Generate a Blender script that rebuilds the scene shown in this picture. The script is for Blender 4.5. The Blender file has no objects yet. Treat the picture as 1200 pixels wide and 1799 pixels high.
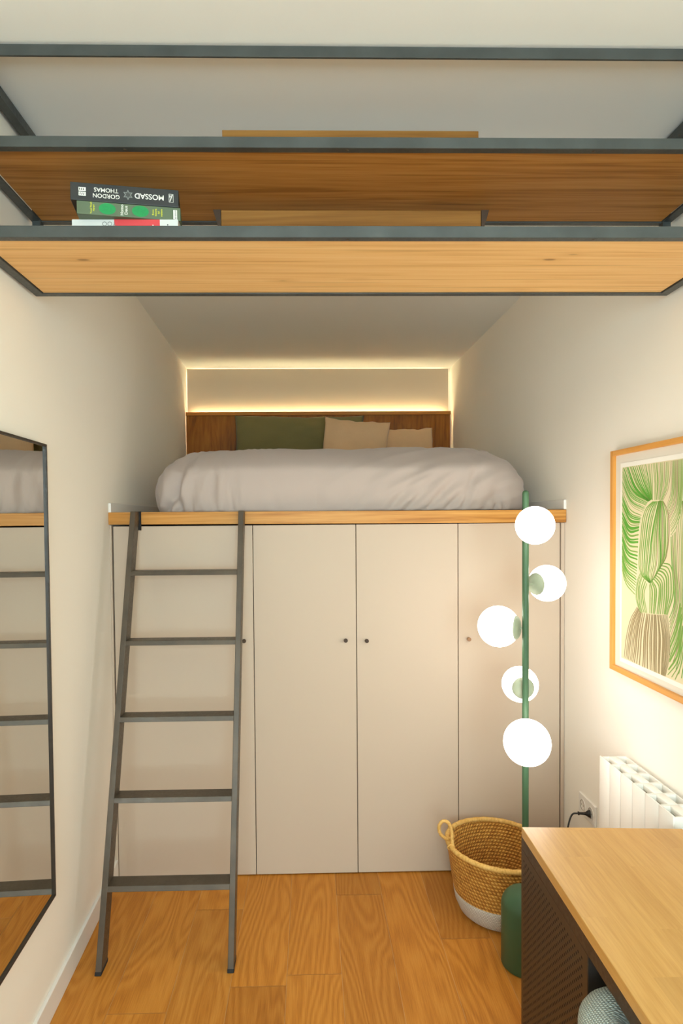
import bpy, bmesh, math, random
from mathutils import Vector, Matrix, noise
random.seed(7)
SC = bpy.context.scene
COL = SC.collection
PI = math.pi

# ------------------------------------------------------------------ helpers
def new_obj(name, data):
    o = bpy.data.objects.new(name, data); COL.objects.link(o); return o

def props(o, label=None, cat=None, group=None, kind=None):
    if label: o['label'] = label
    if cat: o['category'] = cat
    if group: o['group'] = group
    if kind: o['kind'] = kind
    return o

def thing(name, label, cat, loc=(0, 0, 0), rotz=0.0, group=None):
    o = new_obj(name, None); o.location = loc; o.rotation_euler = (0, 0, rotz)
    o.empty_display_size = 0.05
    return props(o, label, cat, group)

def obj(name, bm, mats, parent=None, smooth=False, local=False, angle=None, label=None):
    """Link a bmesh as one mesh object.  Vertices are given in world space unless local."""
    bmesh.ops.recalc_face_normals(bm, faces=bm.faces)
    if parent is not None and not local:
        p = parent; loc = Vector((0, 0, 0))
        while p is not None:
            loc += p.location; p = p.parent
        bmesh.ops.translate(bm, verts=bm.verts, vec=-loc)
    me = bpy.data.meshes.new(name); bm.to_mesh(me); bm.free()
    for m in (mats if isinstance(mats, (list, tuple)) else [mats]):
        me.materials.append(m)
    if smooth or angle is not None:
        me.polygons.foreach_set('use_smooth', [True] * len(me.polygons))
        if angle is not None:
            me.set_sharp_from_angle(angle=math.radians(angle))
    o = new_obj(name, me)
    if parent is not None: o.parent = parent
    if label: o['label'] = label
    return o

def struct(name, bm, mats, **k):
    return props(obj(name, bm, mats, **k), kind='structure')

def hexa(bm, p, bev=0.0, seg=2, mi=0):
    """box from 8 points: bottom 4 (ccw) then top 4"""
    v = [bm.verts.new(q) for q in p]
    fs = [bm.faces.new([v[i] for i in f]) for f in
          ((3, 2, 1, 0), (4, 5, 6, 7), (0, 1, 5, 4), (1, 2, 6, 5), (2, 3, 7, 6), (3, 0, 4, 7))]
    for f in fs: f.material_index = mi
    if bev > 0:
        es = list({e for f in fs for e in f.edges})
        r = bmesh.ops.bevel(bm, geom=es, offset=bev, segments=seg, profile=0.5, affect='EDGES')
        for f in r['faces']: f.material_index = mi
    return fs

def box(bm, x0, x1, y0, y1, z0, z1, bev=0.0, seg=2, mi=0):
    return hexa(bm, [(x0, y0, z0), (x1, y0, z0), (x1, y1, z0), (x0, y1, z0),
                     (x0, y0, z1), (x1, y0, z1), (x1, y1, z1), (x0, y1, z1)], bev, seg, mi)

def prism(bm, poly, z0, z1, bev=0.0, seg=2):
    b = [bm.verts.new((x, y, z0)) for x, y in poly]; t = [bm.verts.new((x, y, z1)) for x, y in poly]
    n = len(poly); fs = [bm.faces.new(b[::-1]), bm.faces.new(t)]
    for i in range(n):
        fs.append(bm.faces.new((b[i], b[(i + 1) % n], t[(i + 1) % n], t[i])))
    if bev > 0:
        es = list({e for f in fs for e in f.edges})
        bmesh.ops.bevel(bm, geom=es, offset=bev, segments=seg, profile=0.5, affect='EDGES')

def lathe(bm, prof, c=(0, 0, 0), seg=48, axis=None):
    """prof: list of (r, h); rotated about axis (default z) through c"""
    ax = Vector(axis).normalized() if axis is not None else Vector((0, 0, 1))
    q = Vector((0, 0, 1)).rotation_difference(ax); c = Vector(c)
    rings = []
    for r, h in prof:
        if r < 1e-6:
            rings.append([bm.verts.new(c + q @ Vector((0, 0, h)))])
        else:
            rings.append([bm.verts.new(c + q @ Vector((r * math.cos(2 * PI * i / seg), r * math.sin(2 * PI * i / seg), h)))
                          for i in range(seg)])
    for a, b in zip(rings, rings[1:]):
        for i in range(seg):
            j = (i + 1) % seg
            if len(a) == 1 and len(b) == 1: continue
            if len(a) == 1: bm.faces.new((a[0], b[j], b[i]))
            elif len(b) == 1: bm.faces.new((a[i], a[j], b[0]))
            else: bm.faces.new((a[i], a[j], b[j], b[i]))
    return rings

def tube(bm, pts, r, seg=12, closed=False, caps=True):
    pts = [Vector(p) for p in pts]; n = len(pts); rings = []
    up = Vector((0.123, 0.31, 0.94)).normalized()
    for i, p in enumerate(pts):
        if closed: t = pts[(i + 1) % n] - pts[i - 1]
        else: t = pts[min(i + 1, n - 1)] - pts[max(i - 1, 0)]
        t.normalize()
        a = (up - t * up.dot(t)).normalized(); up = a; b = t.cross(a)
        rr = r[i] if isinstance(r, (list, tuple)) else r
        rings.append([bm.verts.new(p + a * (rr * math.cos(2 * PI * k / seg)) + b * (rr * math.sin(2 * PI * k / seg)))
                      for k in range(seg)])
    m = n if closed else n - 1
    for i in range(m):
        A, B = rings[i], rings[(i + 1) % n]
        for k in range(seg):
            l = (k + 1) % seg
            bm.faces.new((A[k], A[l], B[l], B[k]))
    if caps and not closed:
        bm.faces.new(rings[0][::-1]); bm.faces.new(rings[-1])

def sphere(bm, c, r, u=40, v=24):
    lathe(bm, [(r * math.sin(PI * i / v), -r * math.cos(PI * i / v)) for i in range(v + 1)], c, u)

def spline(cp, n, closed=False):
    """Catmull-Rom through control points"""
    cp = [Vector(p) for p in cp]; out = []
    m = len(cp) if closed else len(cp) - 1
    for i in range(m):
        if closed: p0, p1, p2, p3 = cp[i - 1], cp[i], cp[(i + 1) % len(cp)], cp[(i + 2) % len(cp)]
        else: p0, p1, p2, p3 = cp[max(i - 1, 0)], cp[i], cp[i + 1], cp[min(i + 2, len(cp) - 1)]
        for k in range(n):
            t = k / n
            out.append(0.5 * ((2 * p1) + (p2 - p0) * t + (2 * p0 - 5 * p1 + 4 * p2 - p3) * t * t + (3 * p1 - p0 - 3 * p2 + p3) * t ** 3))
    if not closed: out.append(cp[-1])
    return out

def dup(root, label=None):
    r = root.copy(); COL.objects.link(r)
    if label: r['label'] = label
    for ch in list(root.children):
        c = ch.copy(); COL.objects.link(c); c.parent = r
        for g in list(ch.children):
            d = g.copy(); COL.objects.link(d); d.parent = c
    return r

# ------------------------------------------------------------------ node materials
class NT:
    def __init__(s, name):
        s.m = bpy.data.materials.new(name); s.m.use_nodes = True
        s.t = s.m.node_tree; s.b = s.t.nodes['Principled BSDF']; s.out = s.t.nodes['Material Output']
    def n(s, typ, ins=None, **a):
        nd = s.t.nodes.new(typ)
        for k, v in a.items(): setattr(nd, k, v)
        for k, v in (ins or {}).items(): s.set(nd.inputs[k], v)
        return nd
    def set(s, sock, v):
        if isinstance(v, bpy.types.NodeSocket): s.t.links.new(v, sock)
        elif isinstance(v, bpy.types.Node): s.t.links.new(v.outputs[0], sock)
        else: sock.default_value = v
    def math(s, op, a, b=None, c=None, clamp=False):
        nd = s.n('ShaderNodeMath', operation=op, use_clamp=clamp)
        s.set(nd.inputs[0], a)
        if b is not None: s.set(nd.inputs[1], b)
        if c is not None: s.set(nd.inputs[2], c)
        return nd.outputs[0]
    def mix(s, f, a, b, blend='MIX'):
        nd = s.n('ShaderNodeMix', data_type='RGBA', blend_type=blend)
        s.set(nd.inputs[0], f)
        for i, v in ((6, a), (7, b)):
            if isinstance(v, (tuple, list)) and len(v) == 3: v = (*v, 1)
            s.set(nd.inputs[i], v)
        return nd.outputs[2]
    def ramp(s, f, stops, interp='LINEAR'):
        nd = s.n('ShaderNodeValToRGB'); s.set(nd.inputs[0], f)
        cr = nd.color_ramp; cr.interpolation = interp
        while len(cr.elements) < len(stops): cr.elements.new(0.5)
        for e, (p, c) in zip(cr.elements, stops):
            e.position = p; e.color = (*c, 1) if len(c) == 3 else c
        return nd.outputs[0]
    def remap(s, v, a, b, c=0.0, d=1.0, smooth=True):
        nd = s.n('ShaderNodeMapRange', interpolation_type='SMOOTHSTEP' if smooth else 'LINEAR')
        s.set(nd.inputs[0], v)
        for i, x in zip((1, 2, 3, 4), (a, b, c, d)): s.set(nd.inputs[i], x)
        return nd.outputs[0]
    def coord(s, kind='Object'): return s.n('ShaderNodeTexCoord').outputs[kind]
    def scale(s, v, sc, loc=(0, 0, 0)):
        nd = s.n('ShaderNodeMapping'); s.set(nd.inputs[0], v)
        s.set(nd.inputs['Scale'], sc); s.set(nd.inputs['Location'], loc)
        return nd.outputs[0]
    def noise(s, v, sc, detail=4, rough=0.5, dist=0.0):
        nd = s.n('ShaderNodeTexNoise', {'Vector': v, 'Scale': sc, 'Detail': detail, 'Roughness': rough, 'Distortion': dist})
        return nd.outputs[0]
    def attr(s, name, out='Fac'): return s.n('ShaderNodeAttribute', attribute_name=name).outputs[out]
    def bump(s, h, st=0.2, d=0.01):
        nd = s.n('ShaderNodeBump', {'Height': h, 'Strength': st, 'Distance': d})
        s.t.links.new(nd.outputs[0], s.b.inputs['Normal'])
    def col(s, c):
        if isinstance(c, (tuple, list)) and len(c) == 3: c = (*c, 1)
        s.set(s.b.inputs['Base Color'], c); return s
    def p(s, **k):
        for a, v in k.items(): s.set(s.b.inputs[a.replace('_', ' ')], v)
        return s

def srgb(r, g, b):
    f = lambda c: (c / 255 / 12.92) if c <= 10 else ((c / 255 + 0.055) / 1.055) ** 2.4
    return (f(r), f(g), f(b))

def plain(name, c, rough=0.5, metal=0.0, spec=0.5):
    m = NT(name); m.col(c).p(Roughness=rough, Metallic=metal); m.b.inputs['Specular IOR Level'].default_value = spec
    return m.m

def paint(name, c, rough=0.75, var=0.02, bump=0.05, sc=60):
    m = NT(name); v = m.coord()
    n1 = m.noise(v, sc, 5, 0.6); n2 = m.noise(v, 1.7, 2)
    a = tuple(x * (1 - var) for x in c); b = tuple(min(1, x * (1 + var)) for x in c)
    m.col(m.mix(n2, a, b)).p(Roughness=rough); m.b.inputs['Specular IOR Level'].default_value = 0.25
    m.bump(n1, bump, 0.004); return m.m

def steel(name, c, rough=0.45, metal=0.4):
    m = NT(name); v = m.coord(); n = m.noise(v, 90, 6, 0.7); n2 = m.noise(v, 9, 3)
    m.col(m.mix(m.remap(n2, 0.3, 0.7), tuple(x * 0.85 for x in c), tuple(x * 1.15 for x in c)))
    m.p(Roughness=m.remap(n, 0.2, 0.8, rough - 0.1, rough + 0.12), Metallic=metal); m.bump(n, 0.06, 0.002); return m.m

def wood(name, dark, mid, light, axis='x', ring=16.0, stretch=14.0, knots=0.0, rough=0.45, contrast=1.0, seed=0.0, fine=0.35, line=0.0, kscale=5.2):
    """axis = grain direction"""
    m = NT(name); v = m.coord()
    sc = {'x': (1 / stretch, 1, 1), 'y': (1, 1 / stretch, 1), 'z': (1, 1, 1 / stretch)}[axis]
    loc = (seed * 3.1, seed * 1.7, seed * 2.3)
    vs = m.scale(v, sc, loc)
    warp = m.noise(vs, 5.0, 3, 0.5)
    base = m.noise(vs, ring, 4, 0.6, 0.6)
    vv = m.n('ShaderNodeVectorMath', {0: vs, 1: (1, 1, 1)}, operation='MULTIPLY').outputs[0]
    add = m.n('ShaderNodeVectorMath', operation='MULTIPLY_ADD')
    m.set(add.inputs[0], m.n('ShaderNodeCombineXYZ', {0: warp, 1: warp, 2: warp}).outputs[0])
    add.inputs[1].default_value = (0.22, 0.22, 0.22); m.set(add.inputs[2], vv)
    w = m.n('ShaderNodeTexNoise', {'Vector': add.outputs[0], 'Scale': ring * 2.4, 'Detail': 2.0, 'Roughness': 0.5}).outputs[0]
    fib = m.noise(m.scale(v, tuple(x if x < 1 else 1 for x in ({'x': (0.02, 1, 1), 'y': (1, 0.02, 1), 'z': (1, 1, 0.02)}[axis]))), 420, 3, 0.6)
    f = m.math('ADD', m.math('MULTIPLY', base, 0.5), m.math('MULTIPLY', w, 0.5))
    f = m.math('ADD', m.math('MULTIPLY', f, 1 - fine * 0.5), m.math('MULTIPLY', fib, fine * 0.5))
    f = m.remap(f, 0.5 - 0.2 / contrast, 0.5 + 0.2 / contrast)
    c = m.ramp(f, [(0.0, dark), (0.45, mid), (1.0, light)])
    if line > 0:
        ln = m.noise(m.scale(v, tuple(1 if x == 1 else x * 0.35 for x in sc), loc), ring * 4.5, 2, 0.5)
        c = m.mix(m.math('MULTIPLY', m.remap(ln, 0.62, 0.70), line), c, tuple(x * 0.55 for x in dark))
    if knots > 0:
        ks = {'x': (0.35, 1, 1), 'y': (1, 0.35, 1), 'z': (1, 1, 0.35)}[axis]
        vo = m.n('ShaderNodeTexVoronoi', {'Vector': m.scale(v, ks, (seed, seed, seed)), 'Scale': kscale, 'Randomness': 1.0})
        d = m.math('ADD', vo.outputs['Distance'], m.math('MULTIPLY', m.math('SUBTRACT', warp, 0.5), 0.06))
        gate = m.math('GREATER_THAN', m.n('ShaderNodeSeparateColor', {0: vo.outputs['Color']}).outputs[0], 0.35)
        k = m.math('MULTIPLY', m.remap(d, 0.03, 0.085, 1.0, 0.0), gate)
        halo = m.math('MULTIPLY', m.remap(d, 0.05, 0.25, 0.35, 0.0), gate)
        c = m.mix(halo, c, dark); c = m.mix(m.math('MULTIPLY', k, knots), c, tuple(x * 0.42 for x in dark))
    m.col(c).p(Roughness=rough); m.b.inputs['Specular IOR Level'].default_value = 0.22; m.bump(f, 0.05, 0.002); return m.m

def fabric(name, c, weave=900.0, var=0.06, bump=0.25, rough=0.9, sheen=0.2, c2=None):
    m = NT(name); v = m.coord()
    wx = m.n('ShaderNodeTexWave', {'Vector': v, 'Scale': weave / 20, 'Distortion': 1.5, 'Detail': 1.0}, bands_direction='X').outputs[1]
    wz = m.n('ShaderNodeTexWave', {'Vector': v, 'Scale': weave / 20, 'Distortion': 1.5, 'Detail': 1.0}, bands_direction='Z').outputs[1]
    wv = m.math('MULTIPLY', wx, wz); n = m.noise(v, 7, 4)
    hi = c2 or tuple(min(1, x * (1 + var)) for x in c)
    m.col(m.mix(m.math('ADD', m.math('MULTIPLY', n, 0.6), m.math('MULTIPLY', wv, 0.4)), tuple(x * (1 - var) for x in c), hi))
    m.p(Roughness=rough); m.b.inputs['Sheen Weight'].default_value = sheen; m.b.inputs['Specular IOR Level'].default_value = 0.15
    m.bump(wv, bump, 0.0015); return m.m

def emit(name, c, s):
    m = NT(name); m.col((0.9, 0.9, 0.9))
    m.b.inputs['Emission Color'].default_value = (*c, 1); m.b.inputs['Emission Strength'].default_value = s
    return m.m
ART = {
    'f1': (28, [[(2.053,1.784),(2.052,1.771),(2.051,1.757),(2.05,1.744),(2.05,1.73),(2.05,1.717),(2.05,1.703),(2.05,1.69),(2.051,1.676),(2.051,1.663)],[(2.118,1.787),(2.112,1.774),(2.105,1.76),(2.098,1.747),(2.091,1.733),(2.084,1.72),(2.077,1.706),(2.07,1.693),(2.063,1.68),(2.056,1.667)],[(2.183,1.787),(2.173,1.772),(2.163,1.757),(2.153,1.742),(2.142,1.727),(2.13,1.714),(2.115,1.7),(2.099,1.687),(2.083,1.675),(2.067,1.663)],[(2.245,1.786),(2.233,1.768),(2.222,1.75),(2.211,1.732),(2.198,1.716),(2.182,1.702),(2.158,1.688),(2.131,1.678),(2.103,1.67),(2.077,1.661)],[(2.25,1.754),(2.238,1.739),(2.227,1.722),(2.216,1.706),(2.203,1.692),(2.189,1.679),(2.167,1.668),(2.142,1.66),(2.116,1.654),(2.091,1.647)],[(2.251,1.716),(2.239,1.703),(2.228,1.689),(2.216,1.676),(2.205,1.663),(2.192,1.653),(2.175,1.642),(2.154,1.634),(2.133,1.629),(2.112,1.623)]]),
    'f2': (28, [[(2.251,1.711),(2.241,1.697),(2.231,1.682),(2.22,1.668),(2.21,1.655),(2.199,1.643),(2.183,1.633),(2.161,1.625),(2.138,1.62),(2.116,1.615)],[(2.25,1.611),(2.241,1.601),(2.231,1.59),(2.222,1.58),(2.213,1.57),(2.203,1.563),(2.189,1.558),(2.17,1.559),(2.15,1.563),(2.131,1.567)],[(2.249,1.501),(2.242,1.49),(2.236,1.478),(2.229,1.467),(2.221,1.457),(2.211,1.449),(2.196,1.441),(2.178,1.436),(2.159,1.432),(2.142,1.427)],[(2.249,1.418),(2.243,1.407),(2.237,1.395),(2.232,1.383),(2.224,1.373),(2.215,1.363),(2.201,1.354),(2.186,1.347),(2.171,1.34),(2.156,1.333)]]),
    'f3': (13, [[(2.053,1.786),(2.05,1.772),(2.047,1.758),(2.044,1.745),(2.042,1.731),(2.04,1.718),(2.04,1.704),(2.041,1.691),(2.042,1.677),(2.042,1.664)],[(2.0,1.784),(1.999,1.77),(1.999,1.757),(1.998,1.743),(1.998,1.73),(1.999,1.717),(2.002,1.703),(2.005,1.69),(2.008,1.677),(2.011,1.664)],[(1.945,1.784),(1.947,1.769),(1.948,1.754),(1.95,1.739),(1.952,1.725),(1.955,1.712),(1.96,1.698),(1.969,1.684),(1.98,1.672),(1.99,1.66)]]),
    'f4': (15, [[(1.945,1.784),(1.946,1.768),(1.946,1.751),(1.947,1.735),(1.947,1.719),(1.949,1.705),(1.951,1.691),(1.956,1.674),(1.963,1.661),(1.97,1.647)],[(1.913,1.784),(1.913,1.763),(1.913,1.741),(1.913,1.718),(1.913,1.697),(1.914,1.677),(1.917,1.66),(1.926,1.637),(1.94,1.62),(1.954,1.604)],[(1.884,1.785),(1.885,1.757),(1.885,1.729),(1.886,1.701),(1.888,1.675),(1.891,1.65),(1.897,1.619),(1.906,1.596),(1.922,1.571),(1.946,1.549)]]),
    'f5': (20, [[(2.051,1.659),(2.093,1.639),(2.114,1.608),(2.122,1.574),(2.127,1.538),(2.133,1.502),(2.137,1.465),(2.135,1.433),(2.112,1.405),(2.067,1.388)],[(2.016,1.66),(2.026,1.631),(2.037,1.601),(2.047,1.571),(2.055,1.54),(2.061,1.506),(2.065,1.475),(2.071,1.443),(2.077,1.413),(2.058,1.389)],[(2.007,1.662),(2.008,1.631),(2.009,1.6),(2.01,1.571),(2.009,1.54),(2.006,1.51),(2.005,1.482),(2.008,1.451),(2.024,1.423),(2.053,1.394)],[(1.99,1.659),(1.97,1.64),(1.958,1.618),(1.954,1.597),(1.953,1.574),(1.954,1.55),(1.958,1.525),(1.964,1.501),(1.97,1.481),(1.987,1.461)]]),
    'f6': (14, [[(1.948,1.545),(1.947,1.517),(1.945,1.489),(1.942,1.461),(1.938,1.433),(1.933,1.406),(1.929,1.377),(1.927,1.35),(1.934,1.322),(1.952,1.294)],[(1.922,1.564),(1.919,1.528),(1.916,1.492),(1.914,1.457),(1.91,1.421),(1.904,1.386),(1.902,1.352),(1.911,1.316),(1.928,1.279),(1.947,1.241)],[(1.89,1.656),(1.883,1.61),(1.878,1.551),(1.877,1.498),(1.876,1.437),(1.876,1.38),(1.879,1.322),(1.89,1.273),(1.916,1.216),(1.95,1.156)],[(1.884,1.659),(1.853,1.601),(1.845,1.547),(1.841,1.481),(1.837,1.424),(1.836,1.363),(1.84,1.3),(1.85,1.239),(1.864,1.173),(1.877,1.107)]]),
    'f6b': (8, [[(1.947,1.227),(1.939,1.241),(1.931,1.254),(1.924,1.269),(1.917,1.284),(1.913,1.297),(1.908,1.311),(1.904,1.325),(1.9,1.34),(1.896,1.354)],[(1.946,1.164),(1.936,1.181),(1.926,1.197),(1.917,1.213),(1.908,1.23),(1.902,1.245),(1.898,1.261),(1.894,1.277),(1.891,1.293),(1.887,1.309)],[(1.958,1.106),(1.941,1.122),(1.923,1.139),(1.909,1.158),(1.901,1.175),(1.896,1.191),(1.891,1.209),(1.887,1.227),(1.883,1.246),(1.879,1.263)],[(1.909,1.099),(1.899,1.117),(1.89,1.134),(1.882,1.157),(1.878,1.172),(1.875,1.19),(1.872,1.209),(1.87,1.228),(1.867,1.247),(1.864,1.266)]]),
    'f7': (7, [[(2.124,1.418),(2.136,1.403),(2.146,1.386),(2.15,1.371),(2.153,1.353),(2.154,1.335),(2.151,1.319),(2.143,1.305),(2.133,1.291),(2.123,1.277)],[(2.11,1.406),(2.117,1.392),(2.124,1.378),(2.129,1.363),(2.129,1.349),(2.128,1.334),(2.125,1.32),(2.122,1.306),(2.115,1.293),(2.108,1.282)],[(2.076,1.381),(2.083,1.37),(2.09,1.359),(2.094,1.348),(2.094,1.337),(2.091,1.326),(2.087,1.315),(2.083,1.305),(2.079,1.295),(2.075,1.285)]]),
    'f7b': (12, [[(2.067,1.382),(2.067,1.372),(2.066,1.361),(2.066,1.35),(2.066,1.339),(2.066,1.328),(2.066,1.317),(2.066,1.306),(2.066,1.296),(2.066,1.286)],[(2.048,1.4),(2.034,1.391),(2.021,1.382),(2.016,1.37),(2.016,1.357),(2.018,1.342),(2.02,1.329),(2.023,1.315),(2.026,1.302),(2.029,1.289)],[(2.022,1.43),(1.995,1.426),(1.977,1.414),(1.973,1.4),(1.973,1.382),(1.973,1.364),(1.974,1.347),(1.976,1.33),(1.979,1.313),(1.981,1.296)],[(1.979,1.465),(1.945,1.463),(1.932,1.446),(1.927,1.427),(1.924,1.404),(1.923,1.382),(1.927,1.361),(1.937,1.34),(1.949,1.319),(1.96,1.297)]]),
    'f8': (28, [[(2.143,1.298),(2.162,1.278),(2.182,1.257),(2.195,1.236),(2.205,1.214),(2.214,1.191),(2.221,1.168),(2.226,1.146),(2.229,1.124),(2.232,1.102)],[(2.118,1.28),(2.126,1.261),(2.134,1.241),(2.141,1.22),(2.145,1.2),(2.149,1.178),(2.152,1.157),(2.155,1.138),(2.16,1.116),(2.166,1.098)],[(2.047,1.285),(2.05,1.263),(2.052,1.24),(2.055,1.219),(2.056,1.197),(2.056,1.175),(2.055,1.154),(2.054,1.133),(2.052,1.113),(2.05,1.092)],[(2.003,1.29),(1.996,1.269),(1.99,1.248),(1.985,1.226),(1.984,1.204),(1.985,1.18),(1.987,1.157),(1.989,1.134),(1.99,1.112),(1.992,1.09)],[(1.96,1.297),(1.955,1.276),(1.951,1.254),(1.947,1.233),(1.945,1.211),(1.945,1.19),(1.948,1.168),(1.953,1.145),(1.962,1.121),(1.97,1.098)]]),
}

# ------------------------------------------------------------------ measured layout (metres)
def XL(y): return -0.8872 - 0.0323 * (y - 2.79)      # left wall face
def XR(y): return 1.1440 - 0.0119 * (y - 2.79)       # right wall face
ZC = 2.785                                            # ceiling
YF, YB = -1.75, 4.965                                 # wall behind the viewer, end wall
YW = 2.79                                             # wardrobe door plane
ZP0, ZP1 = 1.588, 1.643                               # loft platform

# ------------------------------------------------------------------ materials
WALLC = srgb(249, 243, 231)
m_wall = paint('wall_paint', WALLC, 0.8, 0.012, 0.06)
m_ceil = paint('ceiling_paint', srgb(237, 237, 231), 0.85, 0.01, 0.04)
m_trim = paint('trim_paint', srgb(236, 232, 225), 0.45, 0.01, 0.02)
m_ward = paint('wardrobe_lacquer', srgb(199, 180, 159), 0.5, 0.012, 0.015)
m_dark = plain('shadow_gap', srgb(24, 18, 14), 0.9)
m_steel = steel('ladder_steel', srgb(84, 73, 60), 0.42, 0.25)
m_steel2 = steel('shelf_steel', srgb(70, 74, 72), 0.42, 0.25)
m_rubber = plain('rubber', srgb(30, 29, 28), 0.8)
m_oak = wood('oak_edge', srgb(158, 100, 40), srgb(198, 138, 66), srgb(216, 162, 88), 'x', 30, 26, rough=0.42, contrast=1.0)
m_head = wood('headboard_veneer', srgb(118, 64, 4), srgb(150, 86, 8), srgb(170, 106, 22), 'z', 22, 10, rough=0.45)
m_ledge = wood('headboard_ledge', srgb(160, 96, 28), srgb(186, 118, 42), srgb(200, 136, 58), 'x', 22, 16, rough=0.42)
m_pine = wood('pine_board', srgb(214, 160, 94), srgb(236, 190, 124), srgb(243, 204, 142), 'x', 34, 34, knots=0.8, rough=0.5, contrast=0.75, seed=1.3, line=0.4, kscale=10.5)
m_pine_shaded = wood('pine_board_shaded', srgb(134, 86, 34), srgb(170, 118, 56), srgb(188, 138, 76), 'x', 30, 26, knots=0.9, rough=0.5, contrast=0.9, seed=4.1, line=0.5, kscale=7.0)  # darker copy of the pine: shade on the upper board's underside put into the colour
m_plank = wood('plank_oak', srgb(118, 76, 30), srgb(146, 100, 46), srgb(164, 118, 60), 'x', 20, 22, rough=0.5, contrast=0.8, seed=2.2)
m_frame = wood('frame_oak', srgb(196, 128, 52), srgb(222, 158, 78), srgb(232, 174, 98), 'z', 20, 22, rough=0.4, contrast=0.7)
m_green = paint('lamp_green', srgb(68, 98, 70), 0.42, 0.02, 0.01)
m_cap = paint('lamp_cap_lit_green', srgb(150, 158, 134), 0.5, 0.02, 0.01)  # lamp green lightened, light from the globes put into the cap colour
m_globe = emit('opal_glass_lit', (1.0, 0.90, 0.84), 9.0)
m_led = emit('led_tape', (1.0, 0.90, 0.52), 46.0)
m_led2 = emit('led_tape_soft', (1.0, 0.80, 0.52), 9.0)
m_brown = steel('desk_metal', srgb(70, 52, 36), 0.5, 0.15)
m_rad = paint('radiator_enamel', srgb(240, 236, 226), 0.35, 0.01, 0.0)
m_plug = plain('plug_black', srgb(28, 25, 23), 0.45)
m_white = paint('switch_plastic', srgb(238, 234, 226), 0.35, 0.01, 0.0)
m_knob = paint('knob_brown', srgb(70, 54, 42), 0.4, 0.03, 0.0)
m_duvet = fabric('duvet_cotton', srgb(193, 176, 166), 1600, 0.02, 0.04, 0.85, 0.15)
m_olive = fabric('olive_linen', srgb(122, 112, 70), 1100, 0.12, 0.3, 0.95, 0.15)
m_beige = fabric('beige_wool', srgb(220, 180, 136), 700, 0.08, 0.4, 0.95, 0.25)

# ------------------------------------------------------------------ camera
cam = bpy.data.cameras.new('camera'); cam_o = new_obj('camera', cam)
cam.sensor_fit = 'AUTO'; cam.sensor_width = 36.0
cam.lens = 1100.0 / 1799.0 * 36.0
cam.shift_x = (600.0 - 567.93) / 1799.0
cam.shift_y = (938.098 - 899.5) / 1799.0
cam.clip_start = 0.02
RX = Vector((0.99974, -0.0210046, -0.0083248)); UP = Vector((0.0088992, 0.0274059, 0.9995848)); FW = Vector((0.0207678, 0.9994037, -0.0275858))
cam_o.matrix_world = Matrix(((RX.x, UP.x, -FW.x, 0), (RX.y, UP.y, -FW.y, 0), (RX.z, UP.z, -FW.z, 1.61835), (0, 0, 0, 1)))
SC.camera = cam_o

# ------------------------------------------------------------------ room shell
def slab(name, poly, z0, z1, mat):
    bm = bmesh.new(); prism(bm, poly, z0, z1); return struct(name, bm, mat)
slab('wall_left', [(XL(YF), YF), (XL(YB), YB), (XL(YB) - 0.12, YB), (XL(YF) - 0.12, YF)], -0.05, ZC + 0.1, m_wall)
slab('wall_right', [(XR(YB), YB), (XR(YF), YF), (XR(YF) + 0.12, YF), (XR(YB) + 0.12, YB)], -0.05, ZC + 0.1, m_wall)
slab('wall_back', [(-1.2, YB), (1.4, YB), (1.4, YB + 0.12), (-1.2, YB + 0.12)], -0.05, ZC + 0.1, m_wall)
slab('ceiling', [(-1.2, YF - 0.12), (1.4, YF - 0.12), (1.4, YB + 0.12), (-1.2, YB + 0.12)], ZC, ZC + 0.1, m_ceil)

# wall behind the viewer, with the window that lets the daylight in
WX0, WX1, WZ0, WZ1 = -0.50, 0.95, 0.95, 2.45
bm = bmesh.new()
box(bm, -1.2, WX0, YF - 0.12, YF, -0.05, ZC + 0.1); box(bm, WX1, 1.4, YF - 0.12, YF, -0.05, ZC + 0.1)
box(bm, WX0, WX1, YF - 0.12, YF, -0.05, WZ0); box(bm, WX0, WX1, YF - 0.12, YF, WZ1, ZC + 0.1)
struct('wall_front', bm, m_wall)
bm = bmesh.new()
for a in ((WX0, WX0 + 0.05, WZ0, WZ1), (WX1 - 0.05, WX1, WZ0, WZ1), (WX0, WX1, WZ0, WZ0 + 0.05), (WX0, WX1, WZ1 - 0.05, WZ1),
          ((WX0 + WX1) / 2 - 0.03, (WX0 + WX1) / 2 + 0.03, WZ0, WZ1)):
    box(bm, a[0], a[1], YF - 0.09, YF - 0.04, a[2], a[3])
win = struct('window_1', bm, m_trim)
mg = NT('window_glass')
tr = mg.n('ShaderNodeBsdfTransparent'); gl = mg.n('ShaderNodeBsdfGlossy', {'Roughness': 0.02})
mx = mg.n('ShaderNodeMixShader', {0: 0.06, 1: tr.outputs[0], 2: gl.outputs[0]}); mg.t.links.new(mx.outputs[0], mg.out.inputs[0])
bm = bmesh.new(); box(bm, WX0 + 0.05, WX1 - 0.05, YF - 0.068, YF - 0.062, WZ0 + 0.05, WZ1 - 0.05)
obj('window_pane', bm, mg.m, win)

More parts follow.
